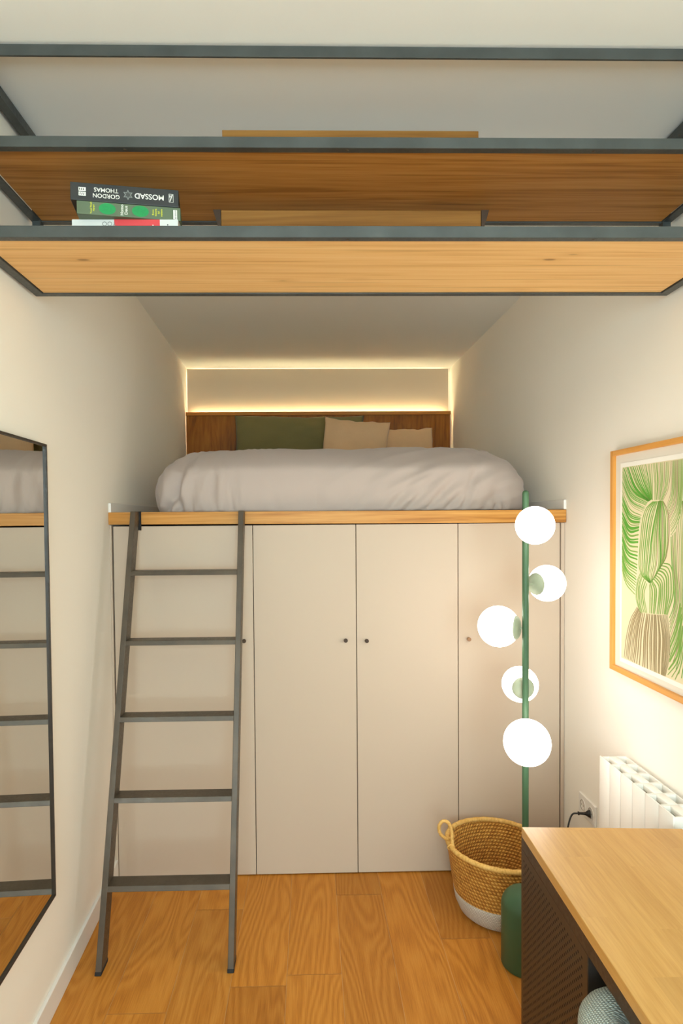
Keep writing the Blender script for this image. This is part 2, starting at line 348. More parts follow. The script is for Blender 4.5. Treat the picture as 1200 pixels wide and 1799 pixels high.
# floor: long oak planks with staggered end joints
mf = NT('oak_floor')
tint = mf.n('ShaderNodeSeparateColor', {0: mf.attr('plank', 'Color')})
v = mf.coord()
off = mf.n('ShaderNodeCombineXYZ', {0: mf.math('MULTIPLY', tint.outputs[1], 13.0), 1: mf.math('MULTIPLY', tint.outputs[2], 37.0), 2: mf.math('MULTIPLY', tint.outputs[1], 5.0)})
vo = mf.n('ShaderNodeVectorMath', {0: v, 1: off.outputs[0]}, operation='ADD').outputs[0]
vs = mf.scale(vo, (1.0, 0.16, 1.0))
wr = mf.noise(vs, 6.0, 3, 0.55)
h = mf.n('ShaderNodeTexNoise', {'Vector': vs, 'Scale': 4.6, 'Detail': 2.0, 'Roughness': 0.4, 'Distortion': 0.4}).outputs[0]
rings = mf.math('SINE', mf.math('ADD', mf.math('MULTIPLY', h, 140.0), mf.math('MULTIPLY', wr, 16.0)))
fib = mf.noise(mf.scale(vo, (1.0, 0.03, 1.0)), 330, 3, 0.6)
big = mf.noise(vs, 2.2, 3)
f = mf.math('ADD', mf.math('MULTIPLY', mf.math('MULTIPLY_ADD', rings, 0.5, 0.5), 0.16), mf.math('ADD', mf.math('MULTIPLY', fib, 0.50), mf.math('MULTIPLY', big, 0.38)))
c = mf.ramp(f, [(0.22, srgb(154, 90, 26)), (0.5, srgb(192, 124, 46)), (0.78, srgb(212, 148, 66))])
c = mf.mix(1.0, c, mf.ramp(tint.outputs[0], [(0.0, (0.74, 0.69, 0.66)), (0.5, (0.97, 0.96, 0.96)), (1.0, (1.16, 1.15, 1.10))]), 'MULTIPLY')
mf.col(c).p(Roughness=mf.remap(fib, 0.2, 0.8, 0.42, 0.55)); mf.b.inputs['Specular IOR Level'].default_value = 0.25
mf.bump(f, 0.06, 0.002)
m_seam = plain('floor_seam', srgb(206, 154, 96), 0.7)  # glint of the plank bevels put in as a lighter joint colour
bm = bmesh.new(); lay = bm.loops.layers.float_color.new('plank')
rng = random.Random(3)
PW = 0.194; x = -0.096 - 5 * PW
while x < 1.25:
    i = round((x + 0.096) / PW)
    if i == 1: ys = [-1.8, 0.75, 2.632, 5.0]
    elif i == -1: ys = [-1.8, 0.2, 2.121, 3.95, 5.0]
    else:
        y = -1.8 - rng.uniform(0, 0.6); ys = [-1.8]
        y += rng.uniform(1.3, 2.0)
        while y < 4.6:
            ys.append(y); y += rng.uniform(2.2, 2.9)
        ys.append(5.0)
    g = 0.0009
    x0, x1 = max(x, -1.1), min(x + PW, 1.3)
    if x1 - x0 > 0.01:
        for a, b in zip(ys, ys[1:]):
            fc = bm.faces.new([bm.verts.new(q) for q in ((x0 + g, a + g, 0), (x1 - g, a + g, 0), (x1 - g, b - g, 0), (x0 + g, b - g, 0))])
            t = {(1, 2.632): 0.22, (1, 0.75): 0.42, (0, -1.8): 0.75}.get((i, a), rng.uniform(0.3, 0.85))
            if i in (0, 2): t = 0.72
            if i == -1 and a == 0.2: t = 0.30
            cc = (t, rng.random(), rng.random(), 1)
            for l in fc.loops: l[lay] = cc
    x += PW
fs = hexa(bm, [(-1.1, -1.8, -0.05), (1.3, -1.8, -0.05), (1.3, 5.0, -0.05), (-1.1, 5.0, -0.05),
               (-1.1, -1.8, -0.0012), (1.3, -1.8, -0.0012), (1.3, 5.0, -0.0012), (-1.1, 5.0, -0.0012)], mi=1)
struct('floor', bm, [mf.m, m_seam])

# skirting
def skirt(name, X, sgn, y0, y1, z0, z1, t=0.013):
    bm = bmesh.new()
    p = [(X(y0), y0), (X(y0) + sgn * t, y0), (X(y1) + sgn * t, y1), (X(y1), y1)]
    hexa(bm, [(a, b, z0) for a, b in p] + [(a, b, z1) for a, b in p], 0.003, 2)
    return struct(name, bm, m_trim)
skirt('baseboard_left', XL, 1, YF, YW - 0.002, 0.0, 0.086)
skirt('baseboard_right', XR, -1, YF, YW - 0.002, 0.0, 0.086)
skirt('trim_1', XL, 1, 2.772, 4.83, ZP1, 1.686, 0.012)
skirt('trim_2', XR, -1, 2.772, 4.83, ZP1, 1.686, 0.012)

# end panel above the headboard, standing off the wall with light behind it
PX0, PX1 = -0.943, 1.092
bm = bmesh.new(); hexa(bm, [(PX0, 4.900, 2.30), (PX1, 4.915, 2.30), (PX1, 4.927, 2.30), (PX0, 4.912, 2.30),
                            (PX0, 4.900, 2.769), (PX1, 4.915, 2.769), (PX1, 4.927, 2.769), (PX0, 4.912, 2.769)], 0.001, 1)
pan = struct('trim_3', bm, paint('end_panel_paint', srgb(206, 189, 166), 0.8, 0.012, 0.05))
bm = bmesh.new()
box(bm, PX0 + 0.03, PX1 - 0.03, 4.9630, 4.9648, 2.767, 2.776); box(bm, PX0 - 0.007, PX0 + 0.003, 4.9630, 4.9648, 2.44, 2.759); box(bm, PX1 - 0.003, PX1 + 0.007, 4.9630, 4.9648, 2.44, 2.759)
obj('led_strip', bm, m_led2, pan)

# ------------------------------------------------------------------ headboard
t = thing('headboard', 'dark brown wooden headboard with a lit ledge along the end wall of the loft', 'headboard', (0.07, 4.86, ZP1))
bm = bmesh.new(); box(bm, -0.944, 1.090, 4.855, 4.872, ZP1, 2.401, 0.001, 1); obj('back_panel', bm, m_head, t)
bm = bmesh.new(); box(bm, 0.975, 1.091, 4.851, 4.8555, ZP1, 2.400, 0.001, 1); obj('stile', bm, m_head, t)
bm = bmesh.new(); box(bm, -0.946, 1.095, 4.842, 4.875, 2.401, 2.428, 0.002, 2); obj('ledge', bm, m_ledge, t)
bm = bmesh.new(); box(bm, -0.90, 1.06, 4.879, 4.889, 2.404, 2.411); obj('led_strip', bm, m_led, t)

# ------------------------------------------------------------------ loft platform
t = thing('loft_platform', 'oak edged loft platform slab on top of the cream wardrobe', 'platform', (0.12, 3.8, ZP0))
bm = bmesh.new(); prism(bm, [(XL(2.795) + 0.002, 2.795), (XR(2.795) - 0.002, 2.795), (XR(4.95) - 0.003, 4.95), (XL(4.95) + 0.003, 4.95)], ZP0 + 0.004, ZP1 - 0.003)
obj('deck', bm, paint('platform_board', srgb(196, 180, 160), 0.6), t)
bm = bmesh.new(); hexa(bm, [(-0.8865, 2.770, ZP0 + 0.003), (1.1425, 2.770, ZP0 - 0.004), (1.1425, 2.795, ZP0 - 0.004), (-0.8865, 2.795, ZP0 + 0.003),
                            (-0.8865, 2.770, ZP1 + 0.002), (1.1425, 2.770, ZP1 - 0.002), (1.1425, 2.795, ZP1 - 0.002), (-0.8865, 2.795, ZP1 + 0.002)], 0.002, 2)
obj('edge_board', bm, m_oak, t)

# ------------------------------------------------------------------ wardrobe
t = thing('wardrobe', 'cream built-in wardrobe with four flat doors under the loft bed', 'wardrobe', (0.12, 3.1, 0))
bm = bmesh.new(); box(bm, -0.872, 1.126, YW + 0.022, 3.42, 0.004, ZP0 - 0.006)
obj('carcass', bm, m_dark, t)
bm = bmesh.new()
hexa(bm, [(-0.8865, YW - 0.004, 0.0), (-0.8735, YW - 0.004, 0), (-0.8735, YW + 0.02, 0), (-0.8865, YW + 0.02, 0),
          (-0.8865, YW - 0.004, ZP0), (-0.8790, YW - 0.004, ZP0), (-0.8790, YW + 0.02, ZP0), (-0.8865, YW + 0.02, ZP0)])
obj('filler_strip', bm, m_ward, t)
bm = bmesh.new(); box(bm, 1.1265, 1.1415, YW - 0.002, YW + 0.02, 0.0, ZP0 - 0.006); obj('filler_strip', bm, m_ward, t)
gaps = [-0.8735, -0.2560, 0.2034, 0.6615, 1.1235]
knx = [(-0.298, 1.069), (0.154, 1.066), (0.248, 1.063), (0.706, 1.065)]
for k in range(4):
    bm = bmesh.new(); box(bm, gaps[k] + 0.0016, gaps[k + 1] - 0.0016, YW, YW + 0.019, 0.006, ZP0 - 0.0055, 0.0012, 2)
    d = obj('door', bm, m_ward, t)
    bm = bmesh.new()
    lathe(bm, [(0.0, 0.024), (0.0075, 0.024), (0.0088, 0.0225), (0.0088, 0.014), (0.0055, 0.011), (0.0050, 0.0), (0.0, 0.0)],
          (knx[k][0], YW, knx[k][1]), 24, (0, -1, 0))
    obj('knob', bm, m_knob if k < 3 else paint('knob_tan', srgb(150, 112, 80), 0.4), d, angle=40)

# ------------------------------------------------------------------ ladder
def lad(z): return 2.187 + 0.513 * z / 1.648
t = thing('loft_ladder', 'dark grey steel ladder leaning on the oak edge of the loft', 'ladder', (-0.53, 2.22, 0))
for x0, x1, xt in ((-0.776, -0.754, 0.006), (-0.308, -0.286, 0.0)):
    bm = bmesh.new()
    hexa(bm, [(x0, 2.187 + 0.002, 0.004), (x1, 2.189, 0.004), (x1, 2.258, 0.004), (x0, 2.258, 0.004),
              (x0 + xt, 2.700, 1.648), (x1 + xt, 2.700, 1.648), (x1 + xt, 2.7675, 1.648), (x0 + xt, 2.7675, 1.648)], 0.0018, 2)
    s = obj('side_rail', bm, m_steel, t)
    bm = bmesh.new(); hexa(bm, [(x0 - 0.001, 2.185, 0), (x1 + 0.001, 2.185, 0), (x1 + 0.001, 2.261, 0), (x0 - 0.001, 2.261, 0),
                                (x0 - 0.001, 2.190, 0.012), (x1 + 0.001, 2.190, 0.012), (x1 + 0.001, 2.266, 0.012), (x0 - 0.001, 2.266, 0.012)], 0.002, 2)
    obj('foot_cap', bm, m_rubber, s)
    bm = bmesh.new(); xm = x1 + xt
    xa = xm - 0.004 if x0 < -0.5 else x0 - 0.006
    box(bm, xa, xa + 0.010, 2.755, 2.7685, 1.565, 1.648); obj('hook', bm, m_rubber, s)
for zt in (1.3975, 1.122, 0.839, 0.5585, 0.2715):
    k = 0.006 * zt / 1.648; y = lad(zt)
    bm = bmesh.new(); hexa(bm, [(-0.7545 + k, y + 0.0005 - 0.006, zt - 0.0185), (-0.3075, y + 0.0005 - 0.006, zt - 0.0185), (-0.3075, y + 0.067 - 0.006, zt - 0.0185), (-0.7545 + k, y + 0.067 - 0.006, zt - 0.0185),
                                (-0.7545 + k, y + 0.0005, zt), (-0.3075, y + 0.0005, zt), (-0.3075, y + 0.067, zt), (-0.7545 + k, y + 0.067, zt)], 0.0012, 2)
    obj('tread', bm, m_steel, t)

# ------------------------------------------------------------------ hanging shelf: steel angle frame with two pine boards
t = thing('hanging_shelf', 'dark steel shelf frame with two pine boards hung under the ceiling', 'shelf', (0.15, 1.78, 2.31))
SX0, SX1, SY0, SY1 = -0.846, 1.139, 1.573, 1.987
def angle_bar(a, b, c, d, z0, z1):
    bm = bmesh.new(); box(bm, a, b, c, d, z0, z1, 0.0012, 1); return obj('rail', bm, m_steel2, t)
for z0, z1 in ((2.311, 2.3395), (2.530, 2.5565), (2.7495, 2.7765)):
    lip = 0.004 if z0 < 2.7 else z1 - z0
    ins = 0.021 if z0 < 2.7 else 0.006
    for side in range(4):
        bm = bmesh.new()
        if side == 0:
            box(bm, SX0, SX1, SY0, SY0 + 0.004, z0, z1, 0.0008, 1); box(bm, SX0, SX1, SY0 + 0.0035, SY0 + ins, z0, z0 + lip)
        elif side == 1:
            box(bm, SX0, SX1, SY1 - 0.004, SY1, z0, z1, 0.0008, 1); box(bm, SX0, SX1, SY1 - ins, SY1 - 0.0035, z0, z0 + lip)
        elif side == 2:
            box(bm, SX0, SX0 + 0.004, SY0 + 0.004, SY1 - 0.004, z0, z1, 0.0008, 1); box(bm, SX0 + 0.0035, SX0 + 0.028, SY0 + ins, SY1 - ins, z0, z0 + lip)
        else:
            box(bm, SX1 - 0.004, SX1, SY0 + 0.004, SY1 - 0.004, z0, z1, 0.0008, 1); box(bm, SX1 - 0.028, SX1 - 0.0035, SY0 + ins, SY1 - ins, z0, z0 + lip)
        obj('rail', bm, m_steel2, t)
for px in (SX0 + 0.004, SX1 - 0.029):
    for py in (SY0 + 0.004, SY1 - 0.029):
        bm = bmesh.new(); box(bm, px, px + 0.025, py, py + 0.025, 2.339, ZC, 0.001, 1); obj('post', bm, m_steel2, t)
for z, m in ((2.3155, m_pine), (2.5345, m_pine_shaded)):
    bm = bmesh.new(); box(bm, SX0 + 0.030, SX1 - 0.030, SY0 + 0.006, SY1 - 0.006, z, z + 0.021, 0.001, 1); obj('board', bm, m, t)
    for sx in (-0.45, 0.1, 0.72):
        bm = bmesh.new(); lathe(bm, [(0, -0.0012), (0.0035, -0.0008), (0.0042, 0), (0, 0)], (sx, SY0 + 0.012, z - 0.0045), 12); obj('screw', bm, m_steel, t)

# planks standing on the boards
def plank(z, x0, x1, top, label, brackets):
    t = thing('wooden_plank', label, 'plank', ((x0 + x1) / 2, 1.862, z), group='planks standing on the hanging shelf')
    bm = bmesh.new(); box(bm, x0, x1, 1.85, 1.874, z, top, 0.0015, 2); obj('board', bm, m_plank, t)
    if brackets:
        for s, xe in ((-1, x0), (1, x1)):
            bm = bmesh.new(); y0, y1 = 1.848, 1.876; a = xe + s * 0.0006; b0 = xe + s * 0.008; b1 = xe + s * 0.023
            p = [(a, top - 0.075), (xe + s * 0.0015, top - 0.075), (b1, top + 0.001), (a, top + 0.001)]
            if s < 0: p = p[::-1]
            v0 = [bm.verts.new((q[0], y0, q[1])) for q in p]; v1 = [bm.verts.new((q[0], y1, q[1])) for q in p]
            bm.faces.new(v0[::-1]); bm.faces.new(v1)
            for i in range(4): bm.faces.new((v0[i], v0[(i + 1) % 4], v1[(i + 1) % 4], v1[i]))
            obj('bracket', bm, m_brown, t, label='dark metal end bracket')
plank(2.3370, -0.251, 0.509, 2.511, 'brown wooden plank with dark end brackets on the lower shelf board beside the books', True)
plank(2.5560, -0.245, 0.502, 2.7405, 'brown wooden plank on the upper shelf board close under the ceiling', False)

# ------------------------------------------------------------------ bedding
def sgnpow(a, p): return math.copysign(abs(a) ** p, a)
def duvet():
    X0, X1, Y0, Y1, Z0, Z1 = -0.782, 1.092, 2.848, 4.80, ZP1 + 0.001, 1.972
    bm = bmesh.new()
    nx, ny, nz = 150, 110, 30
    vm = {}
    def P(i, j, k):
        key = (i, j, k)
        if key in vm: return vm[key]
        q = [2 * i / nx - 1, 2 * j / ny - 1, 2 * k / nz - 1]
        # rounded-box mapping
        px, pz = 3.0, 3.2
        h = (abs(q[0]) ** 6 + abs(q[1]) ** 6) ** (1 / 6)             # plan: rounded rectangle
        qx, qy = q[0], q[1]
        m = max(abs(qx), abs(qy), 1e-6); s = m / max(h, 1e-6); qx *= s; qy *= s
        rad = m
        # side profile: full near the bottom, rounding over to the top
        zz = (q[2] + 1) / 2
        if q[2] >= 1 - 1e-9 and True:
            # top sheet: height falls toward the border
            e = max(0.0, rad)
            z = 1 - 0.38 * max(abs(q[0]) ** 8.5, abs(q[1]) ** 6.0)
            inset = 0.80 + 0.0 * e
            sx, sy = 0.80, 0.905
        else:
            z = zz * 0.62; sx = sy = None
        if sx is None:
            a = zz
            bulge = 0.962 + 0.038 * math.sin(PI * min(1, a * 0.85 + 0.15))
            bulgy = 0.975 + 0.025 * math.sin(PI * min(1, a * 0.85 + 0.15))
            if q[2] <= -1 + 1e-9: z = 0
            sx, sy = bulge, bulgy
        else:
            be = 0.962; bey = 0.975
            sx, sy = be, bey
        x = (X0 + X1) / 2 + qx * sx * (X1 - X0) / 2
        y = (Y0 + Y1) / 2 + qy * sy * (Y1 - Y0) / 2
        vm[key] = bm.verts.new((x, y, Z0 + z * (Z1 - Z0)))
        return vm[key]
    def face(a, b, c, d):
        try: bm.faces.new((a, b, c, d))
        except ValueError: pass
    for i in range(nx):
        for j in range(ny):
            face(P(i, j, nz), P(i + 1, j, nz), P(i + 1, j + 1, nz), P(i, j + 1, nz))
            face(P(i, j + 1, 0), P(i + 1, j + 1, 0), P(i + 1, j, 0), P(i, j, 0))
    for k in range(nz):
        for i in range(nx):
            face(P(i, 0, k), P(i + 1, 0, k), P(i + 1, 0, k + 1), P(i, 0, k + 1))
            face(P(i + 1, ny, k), P(i, ny, k), P(i, ny, k + 1), P(i + 1, ny, k + 1))
        for j in range(ny):
            face(P(0, j + 1, k), P(0, j, k), P(0, j, k + 1), P(0, j + 1, k + 1))
            face(P(nx, j, k), P(nx, j + 1, k), P(nx, j + 1, k + 1), P(nx, j, k + 1))
    bmesh.ops.recalc_face_normals(bm, faces=bm.faces)
    for _ in range(7):
        bmesh.ops.smooth_vert(bm, verts=[v for v in bm.verts if v.co.z > Z0 + 0.004], factor=0.5, use_axis_x=True, use_axis_y=True, use_axis_z=True)
    bm.normal_update()
    # folds: (x at hem, lean, half width, depth, reach up, from z0)
    folds = [(-0.60, -0.18, 0.022, 0.020, 0.20), (-0.55, 0.10, 0.016, 0.012, 0.12), (-0.665, 0.35, 0.018, 0.022, 0.22), (-0.46, 0.10, 0.013, 0.010, 0.17), (-0.43, -0.05, 0.012, 0.009, 0.13),
             (-0.36, 0.03, 0.02, 0.006, 0.2), (-0.15, -0.30, 0.016, 0.004, 0.10), (0.02, 0.25, 0.02, 0.003, 0.2), (0.20, 0.5, 0.02, 0.004, 0.15),
             (0.36, 0.8, 0.018, 0.007, 0.14), (0.44, 0.9, 0.018, 0.009, 0.13), (0.53, 0.95, 0.016, 0.008, 0.16), (0.62, 1.0, 0.015, 0.009, 0.12),
             (0.70, 0.35, 0.012, 0.008, 0.22), (0.86, 0.1, 0.014, 0.018, 0.07), (0.90, -0.1, 0.012, 0.014, 0.06), (0.80, 0.6, 0.02, 0.008, 0.15)]
    new = []
    for v in bm.verts:
        c = v.co; n = v.normal; d = 0.0
        if c.z > Z0 + 0.003:
            d += 0.010 * noise.noise(Vector((c.x * 2.6, c.y * 2.2, c.z * 3)))
            d += 0.006 * noise.noise(Vector((c.x * 7 + c.z * 5, c.y * 5, c.z * 4 - c.x * 2)))
            # long soft diagonal creases on the front right of the top edge
            w = noise.noise(Vector(((c.x * 0.55 - c.z * 1.0 - c.y * 0.35) * 15, (c.x + c.z) * 2.2, 3.7)))
            g = max(0, min(1, (c.x - 0.0) / 0.5))
            d += 0.0085 * g * (1 - abs(w) * 2.2)
            w2 = noise.noise(Vector(((c.x + c.z * 0.18) * 26, c.z * 3.0, 9.1)))
            g2 = max(0, min(1, (-0.05 - c.x) / 0.35))
            d += 0.0060 * g2 * (1 - abs(w2) * 2.4)
            if c.y < 3.1:
                for fx, ln, hw, dp, rch in folds:
                    t = (c.z - Z0) / rch
                    if t < 1.4:
                        dx = (c.x - fx - ln * (c.z - Z0)) / (hw * (1 + t * 0.8))
                        d -= 1.6 * dp * math.exp(-dx * dx) * max(0, 1 - t / 1.4) ** 0.7
                        d += 0.7 * dp * math.exp(-((abs(dx) - 1.7) ** 2)) * max(0, 1 - t / 1.4)
            hem = max(0, 1 - (c.z - Z0) / 0.03)
            d *= (1 - 0.3 * hem)
        new.append((v, c + n * d))
    for v, q in new: v.co = q
    for v in bm.verts:
        v.co.z = max(v.co.z, Z0); 
        v.co.y = max(2.80, v.co.y)
        if v.co.y > 4.3:   # pressed under the pillows
            v.co.z = Z0 + (v.co.z - Z0) * (1 - 0.40 * min(1, (v.co.y - 4.3) / 0.12))
    o = obj('duvet', bm, m_duvet, smooth=True)
    return props(o, 'puffy pale grey duvet spread over the loft bed', 'duvet')
duvet()

def pillow(label, mat, c, w, h, th, tilt, roll=0.0, yaw=0.0, pinch=0.06, seed=0, group=None, sag=0.0, seam=False):
    bm = bmesh.new(); n = 44
    G = [[[None] * (n + 1) for _ in range(n + 1)] for _ in range(2)]
    R = Matrix.Rotation(yaw, 3, 'Z') @ Matrix.Rotation(roll, 3, 'Y') @ Matrix.Rotation(tilt, 3, 'X')
    for s in (0, 1):
        for i in range(n + 1):
            for j in range(n + 1):
                if s == 1 and (i in (0, n) or j in (0, n)):
                    G[1][i][j] = G[0][i][j]; continue
                u = 2 * i / n - 1; v = 2 * j / n - 1
                x = u * (1 - pinch * (1 - v * v) * abs(u) ** 4); z = v * (1 - pinch * 1.3 * (1 - u * u) * abs(v) ** 4)
                e = max(0, (1 - abs(u) ** 2.6)) ** 0.55 * max(0, (1 - abs(v) ** 2.6)) ** 0.55
                p = Vector((x * w / 2, 0, z * h / 2 - sag * (1 - u * u) * (1 + v) / 2 * h))
                wob = noise.noise(Vector((u * 2.2 + seed, v * 2.2, seed * 3.1))) * 0.014 + noise.noise(Vector((u * 6 + seed, v * 6, 1.7))) * 0.005
                edge = noise.noise(Vector((u * 4 + seed * 2, v * 4, 8.8))) * 0.010
                p.z += edge * (0.3 + 0.7 * abs(v)); p.x += edge * 0.6 * abs(u)
                th_ = (th * e + wob * e) * (-1 if s == 0 else 1)
                p.y = th_
                G[s][i][j] = bm.verts.new(Vector(c) + R @ p)
    for s in (0, 1):
        for i in range(n):
            for j in range(n):
                q = (G[s][i][j], G[s][i + 1][j], G[s][i + 1][j + 1], G[s][i][j + 1])
                bm.faces.new(q if s == 0 else q[::-1])
    loc = Vector((c[0], c[1], 1.93))
    o = obj('pillow', bm, mat, smooth=True)
    me = o.data; me.transform(Matrix.Translation(-loc)); o.location = loc
    return props(o, label, 'pillow', group)
gp = 'pillows against the headboard'
pillow('large olive green pillow leaning on the dark headboard', m_olive, (-0.075, 4.735, 2.145), 0.98, 0.485, 0.070, -0.16, 0.005, 0, 0.03, 1.0, gp)
pillow('taller beige wool pillow resting in front of the olive pillow', m_beige, (0.325, 4.50, 2.095), 0.475, 0.46, 0.055, -0.20, 0.10, -0.05, 0.05, 2.3, gp)
pillow('lower beige wool pillow at the right end of the bed', m_beige, (0.712, 4.68, 2.065), 0.46, 0.45, 0.055, -0.24, -0.025, 0.06, 0.05, 5.2, gp)

# ------------------------------------------------------------------ books on the lower shelf board
def text_bm(items):
    """items: (string, size, (x, z), angle, bold_offset); flat lettering in the x-z plane facing -y"""
    bm = bmesh.new()
    for s, size, (x, z), ang, boff in items:
        cu = bpy.data.curves.new('lettering', 'FONT'); cu.body = s; cu.size = size; cu.align_x = 'CENTER'; cu.align_y = 'CENTER'
        cu.offset = boff; cu.extrude = 0.0; cu.resolution_u = 4
        o = bpy.data.objects.new('lettering', cu); COL.objects.link(o)
        dg = bpy.context.evaluated_depsgraph_get()
        me = bpy.data.meshes.new_from_object(o.evaluated_get(dg))
        M = Matrix.Translation((x, 0, z)) @ Matrix.Rotation(ang, 4, 'Y') @ Matrix.Rotation(PI / 2, 4, 'X')
        me.transform(M); bm.from_mesh(me)
        bpy.data.objects.remove(o); bpy.data.meshes.remove(me); bpy.data.curves.remove(cu)
    return bm
m_page = paint('page_edges', srgb(222, 214, 196), 0.9)
m_ink_w = plain('ink_white', srgb(226, 226, 216), 0.6)
m_ink_g = plain('ink_green', srgb(14, 138, 70), 0.6)
m_ink_y = plain('ink_yellow', srgb(206, 206, 40), 0.6)
m_ink_k = plain('ink_black', srgb(34, 32, 32), 0.6)
m_ink_d = plain('ink_dark_green', srgb(20, 110, 66), 0.6)
m_ink_s = plain('ink_silver', srgb(120, 124, 120), 0.6)
def book(label, loc, yaw, L, T, Dp, mat, spine_mats=None):
    """spine faces -y; local x along the spine, z up, y into the shelf"""
    t = thing('book', label, 'book', loc, yaw, 'books stacked on the shelf')
    bm = bmesh.new(); cv = 0.0028
    box(bm, 0, L, 0, 0.004, 0, T, 0.0012, 2); box(bm, 0, L, 0.0035, Dp, 0, cv, 0.0008, 1); box(bm, 0, L, 0.0035, Dp, T - cv, T, 0.0008, 1)
    obj('cover', bm, mat, t, local=True)
    bm = bmesh.new(); box(bm, 0.003, L - 0.003, 0.004, Dp - 0.004, cv, T - cv); obj('pages', bm, m_page, t, local=True)
    return t
def flat(bm, pts, y=-0.0004):
    return bm.faces.new([bm.verts.new((x, y, z)) for x, z in pts])
def shift(bm, y=-0.0004): bmesh.ops.translate(bm, verts=bm.verts, vec=(0, y, 0)); return bm

ZB = 2.3372
# lowest: white paperback with a red block on its spine
b3 = book('white paperback with a red spine block, lowest book of the stack on the shelf', (-0.597, 1.62, ZB), 0.0, 0.268, 0.0395, 0.17, plain('cover_white', srgb(206, 208, 204), 0.5))
bm = bmesh.new(); flat(bm, [(0.107, 0.0005), (0.222, 0.0005), (0.222, 0.039), (0.107, 0.039)]); obj('red_band', bm, plain('ink_red', srgb(206, 62, 66), 0.5), b3, local=True)
obj('lettering', shift(text_bm([('YOO', 0.016, (0.094, 0.0285), PI, 0), ]), -0.0006), m_ink_s, b3, local=True)
obj('lettering', shift(text_bm([('is', 0.026, (0.247, 0.018), 0, 0.0004)]), -0.0006), m_ink_k, b3, local=True)
obj('lettering', shift(text_bm([('ai', 0.022, (0.200, 0.018), 0, 0.0003)]), -0.0008), m_ink_w, b3, local=True)
# middle: green paperback
b2 = book('olive green paperback with two bright green discs, middle book of the stack', (-0.573, 1.5895, ZB + 0.0397), 0.157, 0.252, 0.0325, 0.165, plain('cover_green', srgb(84, 100, 74), 0.5))
for cx in (0.073, 0.153):
    bm = bmesh.new(); flat(bm, [(cx + 0.0205 * math.cos(a * PI / 24), 0.0165 + 0.0138 * math.sin(a * PI / 24)) for a in range(48)])
    de = obj('disc_emblem', bm, m_ink_g, b2, local=True)
    bm = bmesh.new(); rg = random.Random(int(cx * 1000))
    for k in range(14):
        a0 = rg.uniform(0, 2 * PI); r0 = rg.uniform(0, 0.6); a1 = a0 + rg.uniform(-1.6, 1.6); r1 = rg.uniform(0.5, 0.98)
        p = Vector((cx + 0.0205 * r0 * math.cos(a0), 0.0165 + 0.0138 * r0 * math.sin(a0))); q = Vector((cx + 0.0205 * r1 * math.cos(a1), 0.0165 + 0.0138 * r1 * math.sin(a1)))
        n = (q - p).orthogonal().normalized() * 0.00018
        flat(bm, [p - n, q - n, q + n, p + n], -0.0007)
    obj('disc_tracery', bm, m_ink_d, de, local=True)
obj('lettering', shift(text_bm([('Homo', 0.0105, (0.1085, 0.0165), -PI / 2, 0.0001), ('Deus', 0.0105, (0.1185, 0.0165), -PI / 2, 0.0001)])), m_ink_w, b2, local=True)
obj('lettering', shift(text_bm([('Yuval Noah', 0.0062, (0.034, 0.0165), -PI / 2, 0.0001), ('Harari', 0.0062, (0.0405, 0.0165), -PI / 2, 0.0001)])), m_ink_y, b2, local=True)
obj('lettering', shift(text_bm([('Breve', 0.0062, (0.184, 0.0165), -PI / 2, 0.0001), ('historia', 0.0062, (0.191, 0.0165), -PI / 2, 0.0001),
                                ('del', 0.0062, (0.198, 0.0165), -PI / 2, 0.0001), ('mañana', 0.0062, (0.205, 0.0165), -PI / 2, 0.0001)])), m_ink_y, b2, local=True)
bm = bmesh.new(); flat(bm, [(0.234, 0.003), (0.2435, 0.003), (0.2435, 0.026), (0.234, 0.026)]); obj('publisher_block', bm, m_ink_w, b2, local=True)
bm = bmesh.new()
for k in range(7): flat(bm, [(0.2375, 0.005 + k * 0.003), (0.242, 0.005 + k * 0.003), (0.242, 0.0063 + k * 0.003), (0.2375, 0.0063 + k * 0.003)], -0.0007)
obj('publisher_marks', bm, m_ink_k, b2, local=True)
# top: black hardback, spine upside down
b1 = book('black hardback with upside-down white lettering on top of the book stack', (-0.587, 1.586, ZB + 0.0724), 0.155, 0.262, 0.0435, 0.18, plain('cover_black', srgb(36, 38, 38), 0.45))
obj('title_lettering', shift(text_bm([('MOSSAD', 0.0185, (0.190, 0.0215), PI, 0.0002)])), m_ink_w, b1, local=True)
obj('author_lettering', shift(text_bm([('GORDON', 0.0145, (0.0855, 0.0145), PI, 0.0001), ('THOMAS', 0.0145, (0.0855, 0.0290), PI, 0.0001)])), m_ink_w, b1, local=True)
bm = bmesh.new()
def star(cx, cz, r, r2, rot):
    flat(bm, [(cx + (r if k % 2 == 0 else r2) * math.cos(rot + k * PI / 6), cz + (r if k % 2 == 0 else r2) * math.sin(rot + k * PI / 6)) for k in range(12)])
star(0.138, 0.0215, 0.0130, 0.0072, PI / 6); obj('star_emblem', bm, m_ink_s, b1, local=True)
bm = bmesh.new(); star(0.138, 0.0215, 0.0088, 0.0046, PI / 6); bmesh.ops.translate(bm, verts=bm.verts, vec=(0, -0.0003, 0)); obj('star_centre', bm, plain('star_core', srgb(60, 62, 60), 0.6), b1, local=True)
bm = bmesh.new(); flat(bm, [(0.020, 0.011), (0.037, 0.011), (0.037, 0.0205), (0.020, 0.0205)]); flat(bm, [(0.020, 0.0225), (0.037, 0.0225), (0.037, 0.032), (0.020, 0.032)]); obj('publisher_block', bm, m_ink_w, b1, local=True)
bm = bmesh.new()
